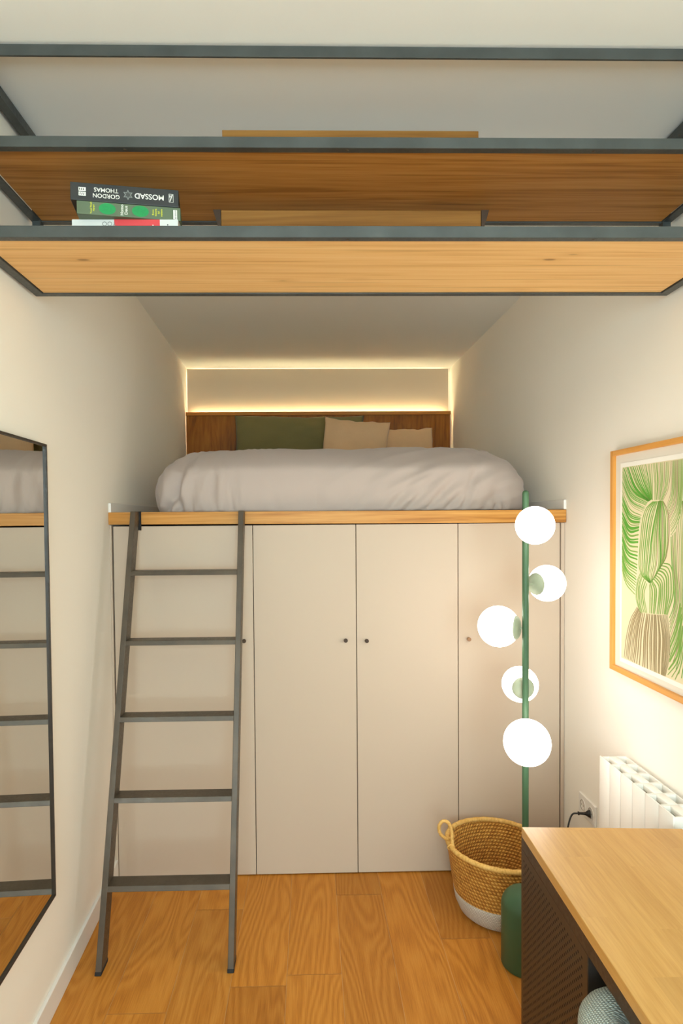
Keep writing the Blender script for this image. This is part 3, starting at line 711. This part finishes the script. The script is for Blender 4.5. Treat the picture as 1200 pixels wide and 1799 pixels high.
for k, a in enumerate((0.022, 0.0265, 0.031)):
    flat(bm, [(a, 0.013), (a + 0.0018, 0.013), (a + 0.003, 0.019), (a + 0.0012, 0.019)], -0.0007); flat(bm, [(a, 0.0245), (a + 0.0025, 0.0245), (a + 0.0008, 0.030), (a - 0.0008, 0.030)], -0.0007)
obj('publisher_marks', bm, m_ink_k, b1, local=True)
bm = bmesh.new()
for a in ((0.238, 0.2388, 0.011, 0.032), (0.2482, 0.249, 0.011, 0.032), (0.238, 0.249, 0.011, 0.0118), (0.238, 0.249, 0.0312, 0.032)):
    flat(bm, [(a[0], a[2]), (a[1], a[2]), (a[1], a[3]), (a[0], a[3])])
flat(bm, [(0.2395, 0.013), (0.2415, 0.013), (0.2478, 0.030), (0.2450, 0.030)]); flat(bm, [(0.2395, 0.022), (0.2425, 0.026), (0.2410, 0.030), (0.2395, 0.028)])
obj('logo_mark', bm, m_ink_w, b1, local=True)

# ------------------------------------------------------------------ mirror on the left wall
t = thing('wall_mirror', 'tall rectangular mirror in a thin dark frame on the left wall', 'mirror', (XL(1.6), 1.6, 0.40))
MY0, MY1, MZ0, MZ1 = 1.16, 2.010, 0.4015, 1.8545
def onleft(y, off, z): return (XL(y) + off, y, z)
def wall_box(bm, f, ya, yb, za, zb, o0, o1, bev=0.0):
    p = [f(ya, o0, za), f(yb, o0, za), f(yb, o1, za), f(ya, o1, za), f(ya, o0, zb), f(yb, o0, zb), f(yb, o1, zb), f(ya, o1, zb)]
    hexa(bm, p, bev, 2)
bm = bmesh.new(); fw = 0.006
for a in ((MY0, MY0 + fw, MZ0, MZ1), (MY1 - fw, MY1, MZ0, MZ1), (MY0 + fw, MY1 - fw, MZ0, MZ0 + fw), (MY0 + fw, MY1 - fw, MZ1 - fw, MZ1)):
    wall_box(bm, onleft, *a, 0.001, 0.030)
obj('frame', bm, steel('mirror_frame', srgb(46, 38, 30), 0.45, 0.0), t)
mm = NT('mirror_glass'); mm.col((0.80, 0.80, 0.77)).p(Metallic=1.0, Roughness=0.0)
bm = bmesh.new(); wall_box(bm, onleft, MY0 + fw, MY1 - fw, MZ0 + fw, MZ1 - fw, 0.004, 0.024); obj('mirror_glass', bm, mm.m, t)

# ------------------------------------------------------------------ framed print on the right wall
t = thing('framed_print', 'green line-pattern abstract print in an oak frame on the right wall', 'picture', (XR(2.0), 2.0, 1.04))
m_frame2 = wood('frame_oak_rail', srgb(196, 128, 52), srgb(222, 158, 78), srgb(232, 174, 98), 'y', 20, 22, rough=0.4, contrast=0.7)
PY0, PY1, PZ0, PZ1 = 1.715, 2.316, 1.040, 1.852
def onright(y, off, z): return (XR(y) - off, y, z)
fw = 0.0185
for a in ((PY0, PY0 + fw, PZ0, PZ1), (PY1 - fw, PY1, PZ0, PZ1)):
    bm = bmesh.new(); wall_box(bm, onright, *a, 0.004, 0.030, 0.0008); obj('frame_stile', bm, m_frame, t)
for a in ((PY0 + fw, PY1 - fw, PZ0, PZ0 + fw), (PY0 + fw, PY1 - fw, PZ1 - fw, PZ1)):
    bm = bmesh.new(); wall_box(bm, onright, *a, 0.004, 0.0298, 0.0008); obj('frame_rail', bm, m_frame2, t)
bm = bmesh.new(); wall_box(bm, onright, PY0 + fw, PY1 - fw, PZ0 + fw, PZ1 - fw, 0.006, 0.0170); obj('mat_board', bm, paint('mat_board', srgb(226, 220, 206), 0.9), t)
bm = bmesh.new(); wall_box(bm, onright, 1.780, 2.262, 1.080, 1.803, 0.0170, 0.0185); obj('paper', bm, paint('paper_white', srgb(244, 241, 230), 0.9), t)
bm = bmesh.new(); wall_box(bm, onright, 1.798, 2.249, 1.096, 1.787, 0.0185, 0.0189); pr = obj('print', bm, paint('print_cream', srgb(226, 214, 176), 0.9, 0.03), t)
m_l1 = plain('line_green', srgb(126, 166, 76), 0.9); m_l2 = plain('line_green_deep', srgb(92, 162, 52), 0.9)
m_l3 = plain('line_taupe', srgb(150, 132, 92), 0.9); m_l4 = plain('line_pale', srgb(240, 232, 204), 0.9)
bm = bmesh.new(); rg = random.Random(5)
def ribbon(pts, w, mi, off):
    L = []
    for i, (y, z) in enumerate(pts):
        a = Vector(pts[max(i - 1, 0)]); b = Vector(pts[min(i + 1, len(pts) - 1)])
        n = (b - a).orthogonal(); n = n.normalized() if n.length > 1e-9 else Vector((0, 1))
        t_ = i / (len(pts) - 1); ww = w * (0.55 + 0.45 * math.sin(PI * min(1, max(0, t_ * 0.92 + 0.06))))
        L.append((Vector((y, z)) - n * ww, Vector((y, z)) + n * ww))
    cl = lambda p: (min(max(p.x, 1.7985), 2.2485), min(max(p.y, 1.0965), 1.7865))
    vs = [[bm.verts.new(onright(cl(q)[0], off, cl(q)[1])) for q in r] for r in L]
    for a, b in zip(vs, vs[1:]):
        try: bm.faces.new((a[0], a[1], b[1], b[0])).material_index = mi
        except ValueError: pass
for ki, (key, (N, cs)) in enumerate(ART.items()):
    K = len(cs)
    off = 0.0190 + 0.00004 * ki
    for i in range(N):
        s = (i + 0.5 + rg.uniform(-0.22, 0.22)) / N * (K - 1); a = min(int(s), K - 2); u = s - a
        row = []
        for k in range(10):
            p1 = Vector(cs[a][k]); p2 = Vector(cs[a + 1][k]); row.append(tuple(p1.lerp(p2, u)))
        pts = [tuple(p)[:2] for p in spline([(y, z, 0) for y, z in row], 3)]
        d = (Vector(cs[min(a + 1, K - 1)][5]) - Vector(cs[a][5])).length * (K - 1) / N
        wd = max(0.0009, min(0.0038, d * 0.28)) * rg.uniform(0.75, 1.15)
        mi = 0
        if key == 'f8': mi = 2
        elif key in ('f1', 'f2') and rg.random() < 0.45: mi = 1; wd *= 1.35
        elif key in ('f4', 'f3', 'f5', 'f6') and rg.random() < 0.15: mi = 1
        elif key in ('f3', 'f5', 'f6', 'f4') and rg.random() < 0.18: mi = 2; wd *= 0.8
        ribbon(pts, wd, mi, off)
for pts in ([ART['f2'][1][0][9], ART['f2'][1][1][9], ART['f2'][1][2][9], ART['f2'][1][3][9]],):
    ribbon([tuple(p)[:2] for p in spline([(y, z, 0) for y, z in pts], 6)], 0.0016, 3, 0.0197)
obj('printed_lines', bm, [m_l1, m_l2, m_l3, m_l4], pr)

# ------------------------------------------------------------------ floor lamp with five opal globes
LX, LY = 0.762, 2.20
t = thing('floor_lamp', 'green floor lamp with five lit white globes beside the desk', 'lamp', (LX, LY, 0))
bm = bmesh.new()
prof = [(0, 0.0), (0.080, 0.0), (0.084, 0.004)] + [(0.084, 0.20)] + [(0.084 - 0.06 + 0.06 * math.cos(a * PI / 24), 0.212 + 0.06 * math.sin(a * PI / 24)) for a in range(13)] + [(0.012, 0.2735), (0, 0.2735)]
lathe(bm, prof, (LX, LY, 0), 64); obj('base', bm, m_green, t, angle=50)
bm = bmesh.new(); pr_ = 0.0115
lathe(bm, [(0, 0.27), (pr_, 0.27), (pr_, 1.694), (pr_ * 0.85, 1.701), (pr_ * 0.5, 1.7045), (0, 1.7055)], (LX, LY, 0), 32); obj('pole', bm, m_green, t, angle=50)
GL = [((0.7605, 2.103, 1.583), 0.0645), ((0.8550, 2.243, 1.371), 0.0655), ((0.6810, 2.250, 1.215), 0.0742), ((0.7735, 2.291, 0.991), 0.0655), ((0.731, 2.094, 0.845), 0.078)]
for (c, r) in GL:
    ax = Vector(c) - Vector((LX, LY, c[2])); dist = ax.length; ax.normalize()
    bm = bmesh.new(); sphere(bm, c, r, 48, 28); g = obj('globe', bm, m_globe, t, smooth=True)
    cr = 0.040 if r < 0.07 else 0.043
    pl = dist - math.sqrt(r * r - cr * cr)                # distance pole axis -> cap rim plane
    bm = bmesh.new(); o = Vector((LX, LY, c[2]))
    tip = dist - r - 0.0085
    prof = [(0.004, pr_ - 0.002), (0.004, tip + 0.004), (0.008, tip + 0.0045)]
    for k in range(1, 11):
        a = k / 10; rr = 0.008 + (cr - 0.008) * math.sin(a * PI / 2); prof.append((rr, tip + 0.0045 + (pl - tip - 0.0045) * (1 - math.cos(a * PI / 2))))
    prof += [(cr + 0.0005, pl + 0.003), (cr - 0.002, pl + 0.001), (0, pl - 0.001)]
    lathe(bm, prof, o, 32, ax); obj('globe_cap', bm, m_cap, g, angle=50)

# ------------------------------------------------------------------ woven basket
BX, BY = 0.768, 2.515
def tilt(z): return z
t = thing('woven_basket', 'straw basket with a white lower band on the floor by the wardrobe', 'basket', (BX, BY, 0))
ms = NT('seagrass'); v = ms.coord(); sx = ms.n('ShaderNodeSeparateXYZ', {0: v})
ang = ms.math('ARCTAN2', sx.outputs[1], sx.outputs[0])
row = ms.math('MULTIPLY', sx.outputs[2], 72.0)
ri = ms.math('FLOOR', row)
uu = ms.math('ADD', ms.math('MULTIPLY', ang, 13.5), ms.math('MULTIPLY', ri, 0.5))
vv = ms.n('ShaderNodeCombineXYZ', {0: ms.math('ADD', uu, ms.math('MULTIPLY', ms.math('FRACT', row), 0.45)), 1: row, 2: 0.0})
fu = ms.math('FRACT', ms.math('ADD', uu, ms.math('MULTIPLY', ms.math('FRACT', row), 0.45))); fv = ms.math('FRACT', row)
cell = ms.math('MULTIPLY', ms.math('SINE', ms.math('MULTIPLY', fu, PI)), ms.math('SINE', ms.math('MULTIPLY', fv, PI)))
cn = ms.n('ShaderNodeTexNoise', {'Vector': v, 'Scale': 130.0, 'Detail': 3.0}).outputs[0]
wn = ms.n('ShaderNodeTexWhiteNoise', {'Vector': ms.n('ShaderNodeCombineXYZ', {0: ms.math('FLOOR', uu), 1: ri, 2: 0.0})}, noise_dimensions='3D').outputs[0]
fac = ms.math('ADD', ms.math('MULTIPLY', cell, 0.55), ms.math('ADD', ms.math('MULTIPLY', wn, 0.25), ms.math('MULTIPLY', cn, 0.25)))
ms.col(ms.ramp(fac, [(0.1, srgb(150, 90, 22)), (0.5, srgb(206, 144, 54)), (0.95, srgb(236, 184, 94))])).p(Roughness=0.75)
ms.bump(cell, 0.9, 0.006); m_sea = ms.m
mw = NT('basket_white'); v = mw.coord(); sx = mw.n('ShaderNodeSeparateXYZ', {0: v}); ang = mw.math('ARCTAN2', sx.outputs[1], sx.outputs[0])
row = mw.math('MULTIPLY', sx.outputs[2], 150.0); fu = mw.math('FRACT', mw.math('ADD', mw.math('MULTIPLY', ang, 30.0), mw.math('MULTIPLY', mw.math('FLOOR', row), 0.5)))
cell = mw.math('MULTIPLY', mw.math('SINE', mw.math('MULTIPLY', fu, PI)), mw.math('SINE', mw.math('MULTIPLY', mw.math('FRACT', row), PI)))
mw.col(mw.mix(cell, srgb(182, 168, 152), srgb(238, 230, 218))).p(Roughness=0.9); mw.bump(cell, 0.7, 0.004)
m_rim = wood('basket_rim', srgb(196, 148, 70), srgb(222, 176, 98), srgb(236, 196, 122), 'z', 60, 2, rough=0.7)
def wob(a, z):
    # slightly slumped rim: the left front lip dips and bellies out a little
    k = max(0, z / 0.27)
    return Vector((-0.016 * k * max(0, -math.cos(a)), 0, 0.012 * k * k * math.cos(a + 0.4) * -1))
def bask(profile, mat, name, parent):
    bm = bmesh.new(); seg = 72; rings = []
    for r, z in profile:
        if r < 1e-5: rings.append([bm.verts.new((BX, BY, z))]); continue
        rings.append([bm.verts.new(Vector((BX + r * math.cos(2 * PI * i / seg), BY + r * math.sin(2 * PI * i / seg), z)) + wob(2 * PI * i / seg, z)) for i in range(seg)])
    for a, b in zip(rings, rings[1:]):
        for i in range(seg):
            j = (i + 1) % seg
            if len(a) == 1: bm.faces.new((a[0], b[j], b[i]))
            elif len(b) == 1: bm.faces.new((a[i], a[j], b[0]))
            else: bm.faces.new((a[i], a[j], b[j], b[i]))
    return obj(name, bm, mat, parent, smooth=True)
ro = lambda z: 0.172 + 0.030 * min(1, z / 0.27) ** 0.8
bask([(0, 0.0), (0.135, 0.0), (0.155, 0.004), (0.168, 0.016), (0.174, 0.034)] + [(ro(z) + 0.001, z) for z in (0.05, 0.07, 0.090)] + [(ro(0.090) - 0.007, 0.090), (0.160, 0.02), (0, 0.012)], mw.m, 'white_band', t)
zs = [0.090 + 0.180 * i / 16 for i in range(17)]
bask([(ro(z), z) for z in zs] + [(ro(z) - 0.008, z) for z in zs[::-1]] + [(0.162, 0.03), (0.15, 0.0165), (0, 0.0155)], m_sea, 'woven_body', t)
bm = bmesh.new(); n = 96
tube(bm, [Vector((BX + (ro(0.27) - 0.003) * math.cos(2 * PI * i / n), BY + (ro(0.27) - 0.003) * math.sin(2 * PI * i / n), 0.272)) + wob(2 * PI * i / n, 0.272) for i in range(n)],
     [0.0098 + 0.0008 * math.sin(i * 2.1) for i in range(n)], 12, True)
obj('rim', bm, m_rim, t, smooth=True)
bm = bmesh.new()
hp = [(0.566, 2.470, 0.268), (0.562, 2.482, 0.305), (0.561, 2.490, 0.345), (0.549, 2.494, 0.374), (0.528, 2.496, 0.380), (0.513, 2.498, 0.360), (0.516, 2.500, 0.330), (0.537, 2.505, 0.306), (0.556, 2.515, 0.297), (0.574, 2.535, 0.290), (0.585, 2.570, 0.284)]
sp = spline(hp, 6); tube(bm, sp, [0.0068 + 0.0007 * math.sin(i * 2.4) for i in range(len(sp))], 10); obj('handle', bm, m_rim, t, smooth=True)
for a in (PI + 0.18, PI - 0.62):
    bm = bmesh.new(); c = Vector((BX + (ro(0.27) - 0.003) * math.cos(a), BY + (ro(0.27) - 0.003) * math.sin(a), 0.272)) + wob(a, 0.272)
    tg = Vector((-math.sin(a), math.cos(a), 0)); rd = Vector((math.cos(a), math.sin(a), 0))
    tube(bm, [c + rd * (0.013 * math.cos(q * PI / 10)) + Vector((0, 0, 0.0125 * math.sin(q * PI / 10))) + tg * (0.004 * math.sin(q * PI / 10)) for q in range(20)], 0.003, 8, True)
    obj('handle_lashing', bm, m_rim, t, smooth=True)

# ------------------------------------------------------------------ radiator
RYF, RYN, RZ0, RZ1, RX0, RX1 = 2.202, 1.745, 0.165, 0.754, 1.030, 1.128
t = thing('radiator', 'white sectional radiator on the right wall behind the desk', 'radiator', (1.08, 1.97, RZ0))
ns = 6; pit = (RYF - RYN) / ns
for k in range(ns):
    y1 = RYF - k * pit - 0.0008; y0 = y1 - pit + 0.0016; ym = (y0 + y1) / 2
    bm = bmesh.new()
    box(bm, RX0, RX0 + 0.005, y0, y1, RZ0, RZ1, 0.0015, 2)                        # front plate
    box(bm, RX1 - 0.004, RX1, y0 + 0.002, y1 - 0.002, RZ0 + 0.01, RZ1 - 0.004, 0.001, 1)
    xm = (RX0 + RX1) / 2 - 0.002
    box(bm, xm - 0.014, xm + 0.014, y0 + 0.001, y1 - 0.001, RZ1 - 0.022, RZ1 - 0.003, 0.0015, 2)   # centre bridge
    box(bm, xm - 0.012, xm + 0.012, ym - 0.014, ym + 0.014, RZ0 + 0.02, RZ1 - 0.02)              # water way
    for yy in (y0 + 0.003, y1 - 0.003):                                                     # webs across the top
        box(bm, RX0 + 0.004, RX1 - 0.003, yy - 0.0022, yy + 0.0022, RZ1 - 0.05, RZ1 - 0.0035)
    for xa, xb in ((RX0 + 0.005, xm - 0.013), (xm + 0.013, RX1 - 0.004)):                    # curved air deflectors
        prev = None
        for q in range(9):
            u = q / 8; yy = y0 + 0.006 + (pit - 0.014) * u * 0.62; zd = RZ1 - 0.010 - 0.085 * u ** 1.6
            cur = [bm.verts.new((xa, yy, zd)), bm.verts.new((xb, yy, zd))]
            if prev: bm.faces.new((prev[0], prev[1], cur[1], cur[0]))
            prev = cur
    obj('section', bm, m_rad, t, angle=40)
for zz in (RZ0 + 0.06, RZ1 - 0.13):
    bm = bmesh.new()
    lathe(bm, [(0, 0), (0.02, 0), (0.02, RYF - RYN - 0.01), (0, RYF - RYN - 0.01)], ((RX0 + RX1) / 2, RYN + 0.005, zz), 20, (0, 1, 0)); obj('header_tube', bm, m_rad, t, angle=40)
    for yy in (RYN + 0.1, RYF - 0.1):
        bm = bmesh.new(); box(bm, RX1 - 0.006, XR(yy) - 0.0005, yy - 0.01, yy + 0.01, zz - 0.01, zz + 0.01); obj('wall_bracket', bm, m_rad, t)

# ------------------------------------------------------------------ double wall outlet and the lamp cord
t = thing('wall_outlet', 'white double wall outlet low on the right wall beside the wardrobe', 'outlet', (XR(2.545), 2.545, 0.395))
OY0, OY1, OZ0, OZ1 = 2.470, 2.620, 0.353, 0.438
bm = bmesh.new(); wall_box(bm, onright, OY0, OY1, OZ0, OZ1, 0.0004, 0.0095, 0.0025); pl = obj('plate', bm, m_white, t)
soc = []
for yc in (2.582, 2.508):
    bm = bmesh.new(); c = Vector(onright(yc, 0.0100, 0.395))
    lathe(bm, [(0.0265, -0.0008), (0.0265, 0.0008), (0.0225, 0.0012), (0.0205, 0.0004), (0.0195, -0.0002), (0, -0.0002)], c, 40, (-1, 0, 0)); obj('socket', bm, m_white, t, angle=50)
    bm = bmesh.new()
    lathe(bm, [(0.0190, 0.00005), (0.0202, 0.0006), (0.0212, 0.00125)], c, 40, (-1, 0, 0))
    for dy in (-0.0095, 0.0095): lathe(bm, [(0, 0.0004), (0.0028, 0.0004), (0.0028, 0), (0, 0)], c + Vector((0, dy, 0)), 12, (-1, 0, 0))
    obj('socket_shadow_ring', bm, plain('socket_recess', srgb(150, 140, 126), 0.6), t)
t = thing('power_cord', 'black plug and cord running from the wall outlet down behind the desk', 'cord', (1.10, 2.5, 0.39))
c = Vector(onright(2.508, 0.0095, 0.393))
bm = bmesh.new()
lathe(bm, [(0, 0.002), (0.0150, 0.002), (0.0158, 0.004), (0.0130, 0.011), (0.0074, 0.018), (0.0056, 0.026), (0.0052, 0.042), (0.0074, 0.044), (0.0074, 0.049), (0.0045, 0.050), (0, 0.050)], c, 28, (-0.93, 0.34, -0.10)); obj('plug', bm, m_plug, t, angle=50)
e = c + Vector((-0.93, 0.34, -0.10)).normalized() * 0.050
bm = bmesh.new(); tube(bm, spline([e, e + Vector((-0.020, 0.006, -0.008)), e + Vector((-0.040, -0.005, -0.045)), e + Vector((-0.060, -0.03, -0.11)), (1.0, 2.42, 0.20), (0.97, 2.36, 0.06), (0.93, 2.30, 0.006), (0.88, 2.25, 0.006), (0.848, 2.225, 0.012)], 8), 0.0034, 10); obj('cord', bm, m_plug, t, smooth=True)

# ------------------------------------------------------------------ desk
t = thing('desk', 'desk with a pale wood top and dark perforated metal side', 'desk', (0.85, 1.1, 0))
DT = 0.740
mt = NT('desk_top_wood'); v = mt.coord(); sx = mt.n('ShaderNodeSeparateXYZ', {0: v})
st = mt.math('DIVIDE', mt.math('ADD', sx.outputs[0], 1.0), 0.072); si = mt.math('FLOOR', st)
rnd = mt.n('ShaderNodeTexWhiteNoise', {'W': si}, noise_dimensions='1D').outputs[0]
sj = mt.math('FLOOR', mt.math('ADD', mt.math('DIVIDE', sx.outputs[1], 0.42), mt.math('MULTIPLY', rnd, 5.0)))
r2 = mt.n('ShaderNodeTexWhiteNoise', {'Vector': mt.n('ShaderNodeCombineXYZ', {0: si, 1: sj, 2: 0.0})}, noise_dimensions='3D').outputs[0]
vo = mt.n('ShaderNodeVectorMath', {0: v, 1: mt.n('ShaderNodeCombineXYZ', {0: mt.math('MULTIPLY', r2, 7.0), 1: mt.math('MULTIPLY', r2, 31.0), 2: 0.0}).outputs[0]}, operation='ADD').outputs[0]
fib = mt.noise(mt.scale(vo, (1, 0.045, 1)), 160, 4, 0.6); b1_ = mt.noise(mt.scale(vo, (1, 0.12, 1)), 14, 3)
f = mt.math('ADD', mt.math('MULTIPLY', fib, 0.55), mt.math('MULTIPLY', b1_, 0.45))
c = mt.ramp(f, [(0.3, srgb(190, 140, 72)), (0.55, srgb(208, 160, 92)), (0.8, srgb(220, 176, 108))])
c = mt.mix(1.0, c, mt.ramp(r2, [(0, (0.90, 0.88, 0.85)), (1, (1.05, 1.05, 1.06))]), 'MULTIPLY')
mt.col(c).p(Roughness=0.36); mt.bump(f, 0.03, 0.001)
bm = bmesh.new(); prism(bm, [(0.572, 0.36), (1.085, 0.36), (1.030, 1.703), (0.588, 1.729)], DT - 0.0275, DT, 0.0015, 2)
obj('desk_top', bm, mt.m, t)
SK = lambda y: 0.5905 - 0.0117 * (1.735 - y)           # left face, parallel to the top's left edge
bm = bmesh.new()
def lbox(x0, x1, y0, y1, z0, z1, bev=0.0008):
    hexa(bm, [(SK(y0) + x0, y0, z0), (SK(y0) + x1, y0, z0), (SK(y1) + x1, y1, z0), (SK(y1) + x0, y1, z0),
              (SK(y0) + x0, y0, z1), (SK(y0) + x1, y0, z1), (SK(y1) + x1, y1, z1), (SK(y1) + x0, y1, z1)], bev, 1)
lbox(0.0, 0.030, 0.40, 1.738, 0.6755, 0.7120); lbox(0.030, 0.42, 1.676, 1.706, 0.6755, 0.7120); lbox(0.030, 0.46, 0.40, 0.43, 0.6755, 0.7120); lbox(0.41, 0.44, 0.43, 1.68, 0.6755, 0.7120)
obj('apron', bm, m_brown, t)
for x0, y0 in ((0.0, 0.40), (0.43, 0.40)):
    bm = bmesh.new(); lbox(x0, x0 + 0.03, y0, y0 + 0.03, 0.0, 0.6755); obj('leg', bm, m_brown, t)
bm = bmesh.new(); lbox(0.003, 0.41, 1.304, 1.6995, 0.0, 0.6745); cab = obj('cabinet', bm, plain('cabinet_inner', srgb(34, 27, 22), 0.7), t)
mp = NT('perforated_metal'); v = mp.coord(); sx = mp.n('ShaderNodeSeparateXYZ', {0: v})
PYc = 0.0096; PZc = 0.0203
cu = mp.math('DIVIDE', mp.math('ADD', sx.outputs[1], 2.0), PYc); ci = mp.math('FLOOR', cu); fu = mp.math('MULTIPLY', mp.math('SUBTRACT', mp.math('FRACT', cu), 0.5), PYc)
par = mp.math('MULTIPLY', mp.math('FRACT', mp.math('MULTIPLY', ci, 0.5)), 1.0)
cz = mp.math('ADD', mp.math('DIVIDE', mp.math('ADD', sx.outputs[2], 2.0), PZc), par); fz = mp.math('MULTIPLY', mp.math('SUBTRACT', mp.math('FRACT', cz), 0.5), PZc)
rr = mp.math('SQRT', mp.math('ADD', mp.math('MULTIPLY', fu, fu), mp.math('MULTIPLY', fz, fz)))
hole = mp.remap(rr, 0.0034, 0.0038, 1.0, 0.0)
yy = sx.outputs[1]; zz = sx.outputs[2]
inb = mp.math('MULTIPLY', mp.math('MULTIPLY', mp.math('GREATER_THAN', yy, 1.3285 - 1.1), mp.math('LESS_THAN', yy, 1.722 - 1.1)), mp.math('LESS_THAN', zz, 0.652))
hole = mp.math('MULTIPLY', hole, inb)
sp_ = mp.noise(v, 300, 3, 0.6)
mp.col(mp.mix(hole, mp.mix(sp_, srgb(66, 48, 30), srgb(74, 54, 35)), srgb(8, 6, 4))).p(Roughness=mp.math('ADD', 0.5, mp.math('MULTIPLY', hole, 0.4)), Metallic=0.15)
mp.bump(mp.math('SUBTRACT', 1.0, hole), 0.6, 0.003)
bm = bmesh.new(); lbox(0.0, 0.0028, 1.3035, 1.738, 0.004, 0.6745, 0.0006); obj('perforated_panel', bm, mp.m, t)

# ------------------------------------------------------------------ tub chair tucked under the desk
t = thing('desk_chair', 'pale green knitted fabric tub chair tucked under the desk', 'chair', (0.72, 1.06, 0))
mk = NT('knit_fabric'); v = mk.coord(); sx = mk.n('ShaderNodeSeparateXYZ', {0: v})
row = mk.math('MULTIPLY', mk.math('ADD', mk.math('MULTIPLY', sx.outputs[0], 0.8), mk.math('ADD', mk.math('MULTIPLY', sx.outputs[1], 0.15), sx.outputs[2])), 165.0)
colm = mk.math('ADD', mk.math('MULTIPLY', mk.math('SUBTRACT', sx.outputs[1], mk.math('MULTIPLY', sx.outputs[0], 0.3)), 200.0), mk.math('MULTIPLY', mk.math('FLOOR', row), 0.5))
cell = mk.math('MULTIPLY', mk.math('SINE', mk.math('MULTIPLY', mk.math('FRACT', row), PI)), mk.math('SINE', mk.math('MULTIPLY', mk.math('FRACT', colm), PI)))
mk.col(mk.mix(cell, srgb(124, 134, 124), srgb(206, 210, 198))).p(Roughness=0.9); mk.bump(cell, 0.8, 0.003); mk.b.inputs['Sheen Weight'].default_value = 0.2
path = []
CXL, CY0, CY1, RC = 0.515, 0.86, 1.272, 0.105
path += [(0.94, CY1), (0.80, CY1), (0.70, CY1)]
path += [(CXL + RC - RC * math.sin(a * PI / 16), CY1 - RC + RC * math.cos(a * PI / 16)) for a in range(9)]
path += [(CXL, 1.10), (CXL, 1.03)]
path += [(CXL + RC - RC * math.cos(a * PI / 16), CY0 + RC - RC * math.sin(a * PI / 16)) for a in range(9)]
path += [(0.70, CY0), (0.80, CY0), (0.94, CY0)]
bm = bmesh.new(); rings = []
TH = 0.085; zb, zt_ = 0.40, 0.652
sec = [(0, zb + 0.01), (0.0, 0.5), (0.0, zt_ - TH * 0.42)] + [(TH / 2 - TH / 2 * math.cos(a * PI / 10), zt_ - TH * 0.42 + TH * 0.42 * math.sin(a * PI / 10)) for a in range(1, 10)] + [(TH, zt_ - TH * 0.42), (TH, 0.5), (TH, zb + 0.01), (TH / 2, zb)]
for i, (x, y) in enumerate(path):
    a = Vector(path[max(i - 1, 0)]); b = Vector(path[min(i + 1, len(path) - 1)]); d = (b - a).normalized(); n = Vector((-d.y, d.x))
    if n.dot(Vector((0.73, 1.066)) - Vector((x, y))) < 0: n = -n
    end = 0.04 if i in (0, len(path) - 1) else 0.0
    rings.append([bm.verts.new((x + n.x * o, y + n.y * o, z - end * (1 if z > 0.5 else 0))) for o, z in sec])
for A, B in zip(rings, rings[1:]):
    for k in range(len(sec)):
        l = (k + 1) % len(sec); bm.faces.new((A[k], A[l], B[l], B[k]))
bm.faces.new(rings[0][::-1]); bm.faces.new(rings[-1])
obj('backrest', bm, mk.m, t, smooth=True)
bm = bmesh.new(); box(bm, 0.602, 0.965, 0.948, 1.184, 0.40, 0.475, 0.02, 4); obj('seat', bm, mk.m, t, angle=60)
for lx, ly in ((0.60, 0.93), (0.60, 1.20), (0.92, 0.93), (0.92, 1.20)):
    bm = bmesh.new(); lathe(bm, [(0, 0), (0.010, 0), (0.015, 0.40), (0, 0.40)], (lx, ly, 0), 16); obj('leg', bm, m_dark, t, angle=50)

# ------------------------------------------------------------------ light
w = bpy.data.worlds.new('daylight'); SC.world = w; w.use_nodes = True
bg = w.node_tree.nodes['Background']; bg.inputs[0].default_value = (0.62, 0.82, 1.0, 1); bg.inputs[1].default_value = 1.2
ar = bpy.data.lights.new('daylight_at_window', 'AREA'); ar.shape = 'RECTANGLE'; ar.size = WX1 - WX0; ar.size_y = WZ1 - WZ0; ar.energy = 128.0; ar.color = (0.675, 0.89, 0.98)
ao = new_obj('daylight_at_window', ar); ao.location = ((WX0 + WX1) / 2, YF - 0.20, (WZ0 + WZ1) / 2); ao.rotation_euler = (PI / 2, 0, 0)

# ------------------------------------------------------------------ render look
SC.view_settings.view_transform = 'Standard'; SC.view_settings.look = 'None'; SC.view_settings.gamma = 1.0
SC.view_settings.use_curve_mapping = False
SC.view_settings.exposure = 0.08
SC.cycles.use_denoising = True; SC.cycles.max_bounces = 10; SC.cycles.diffuse_bounces = 6
SC.cycles.sample_clamp_indirect = 6.0
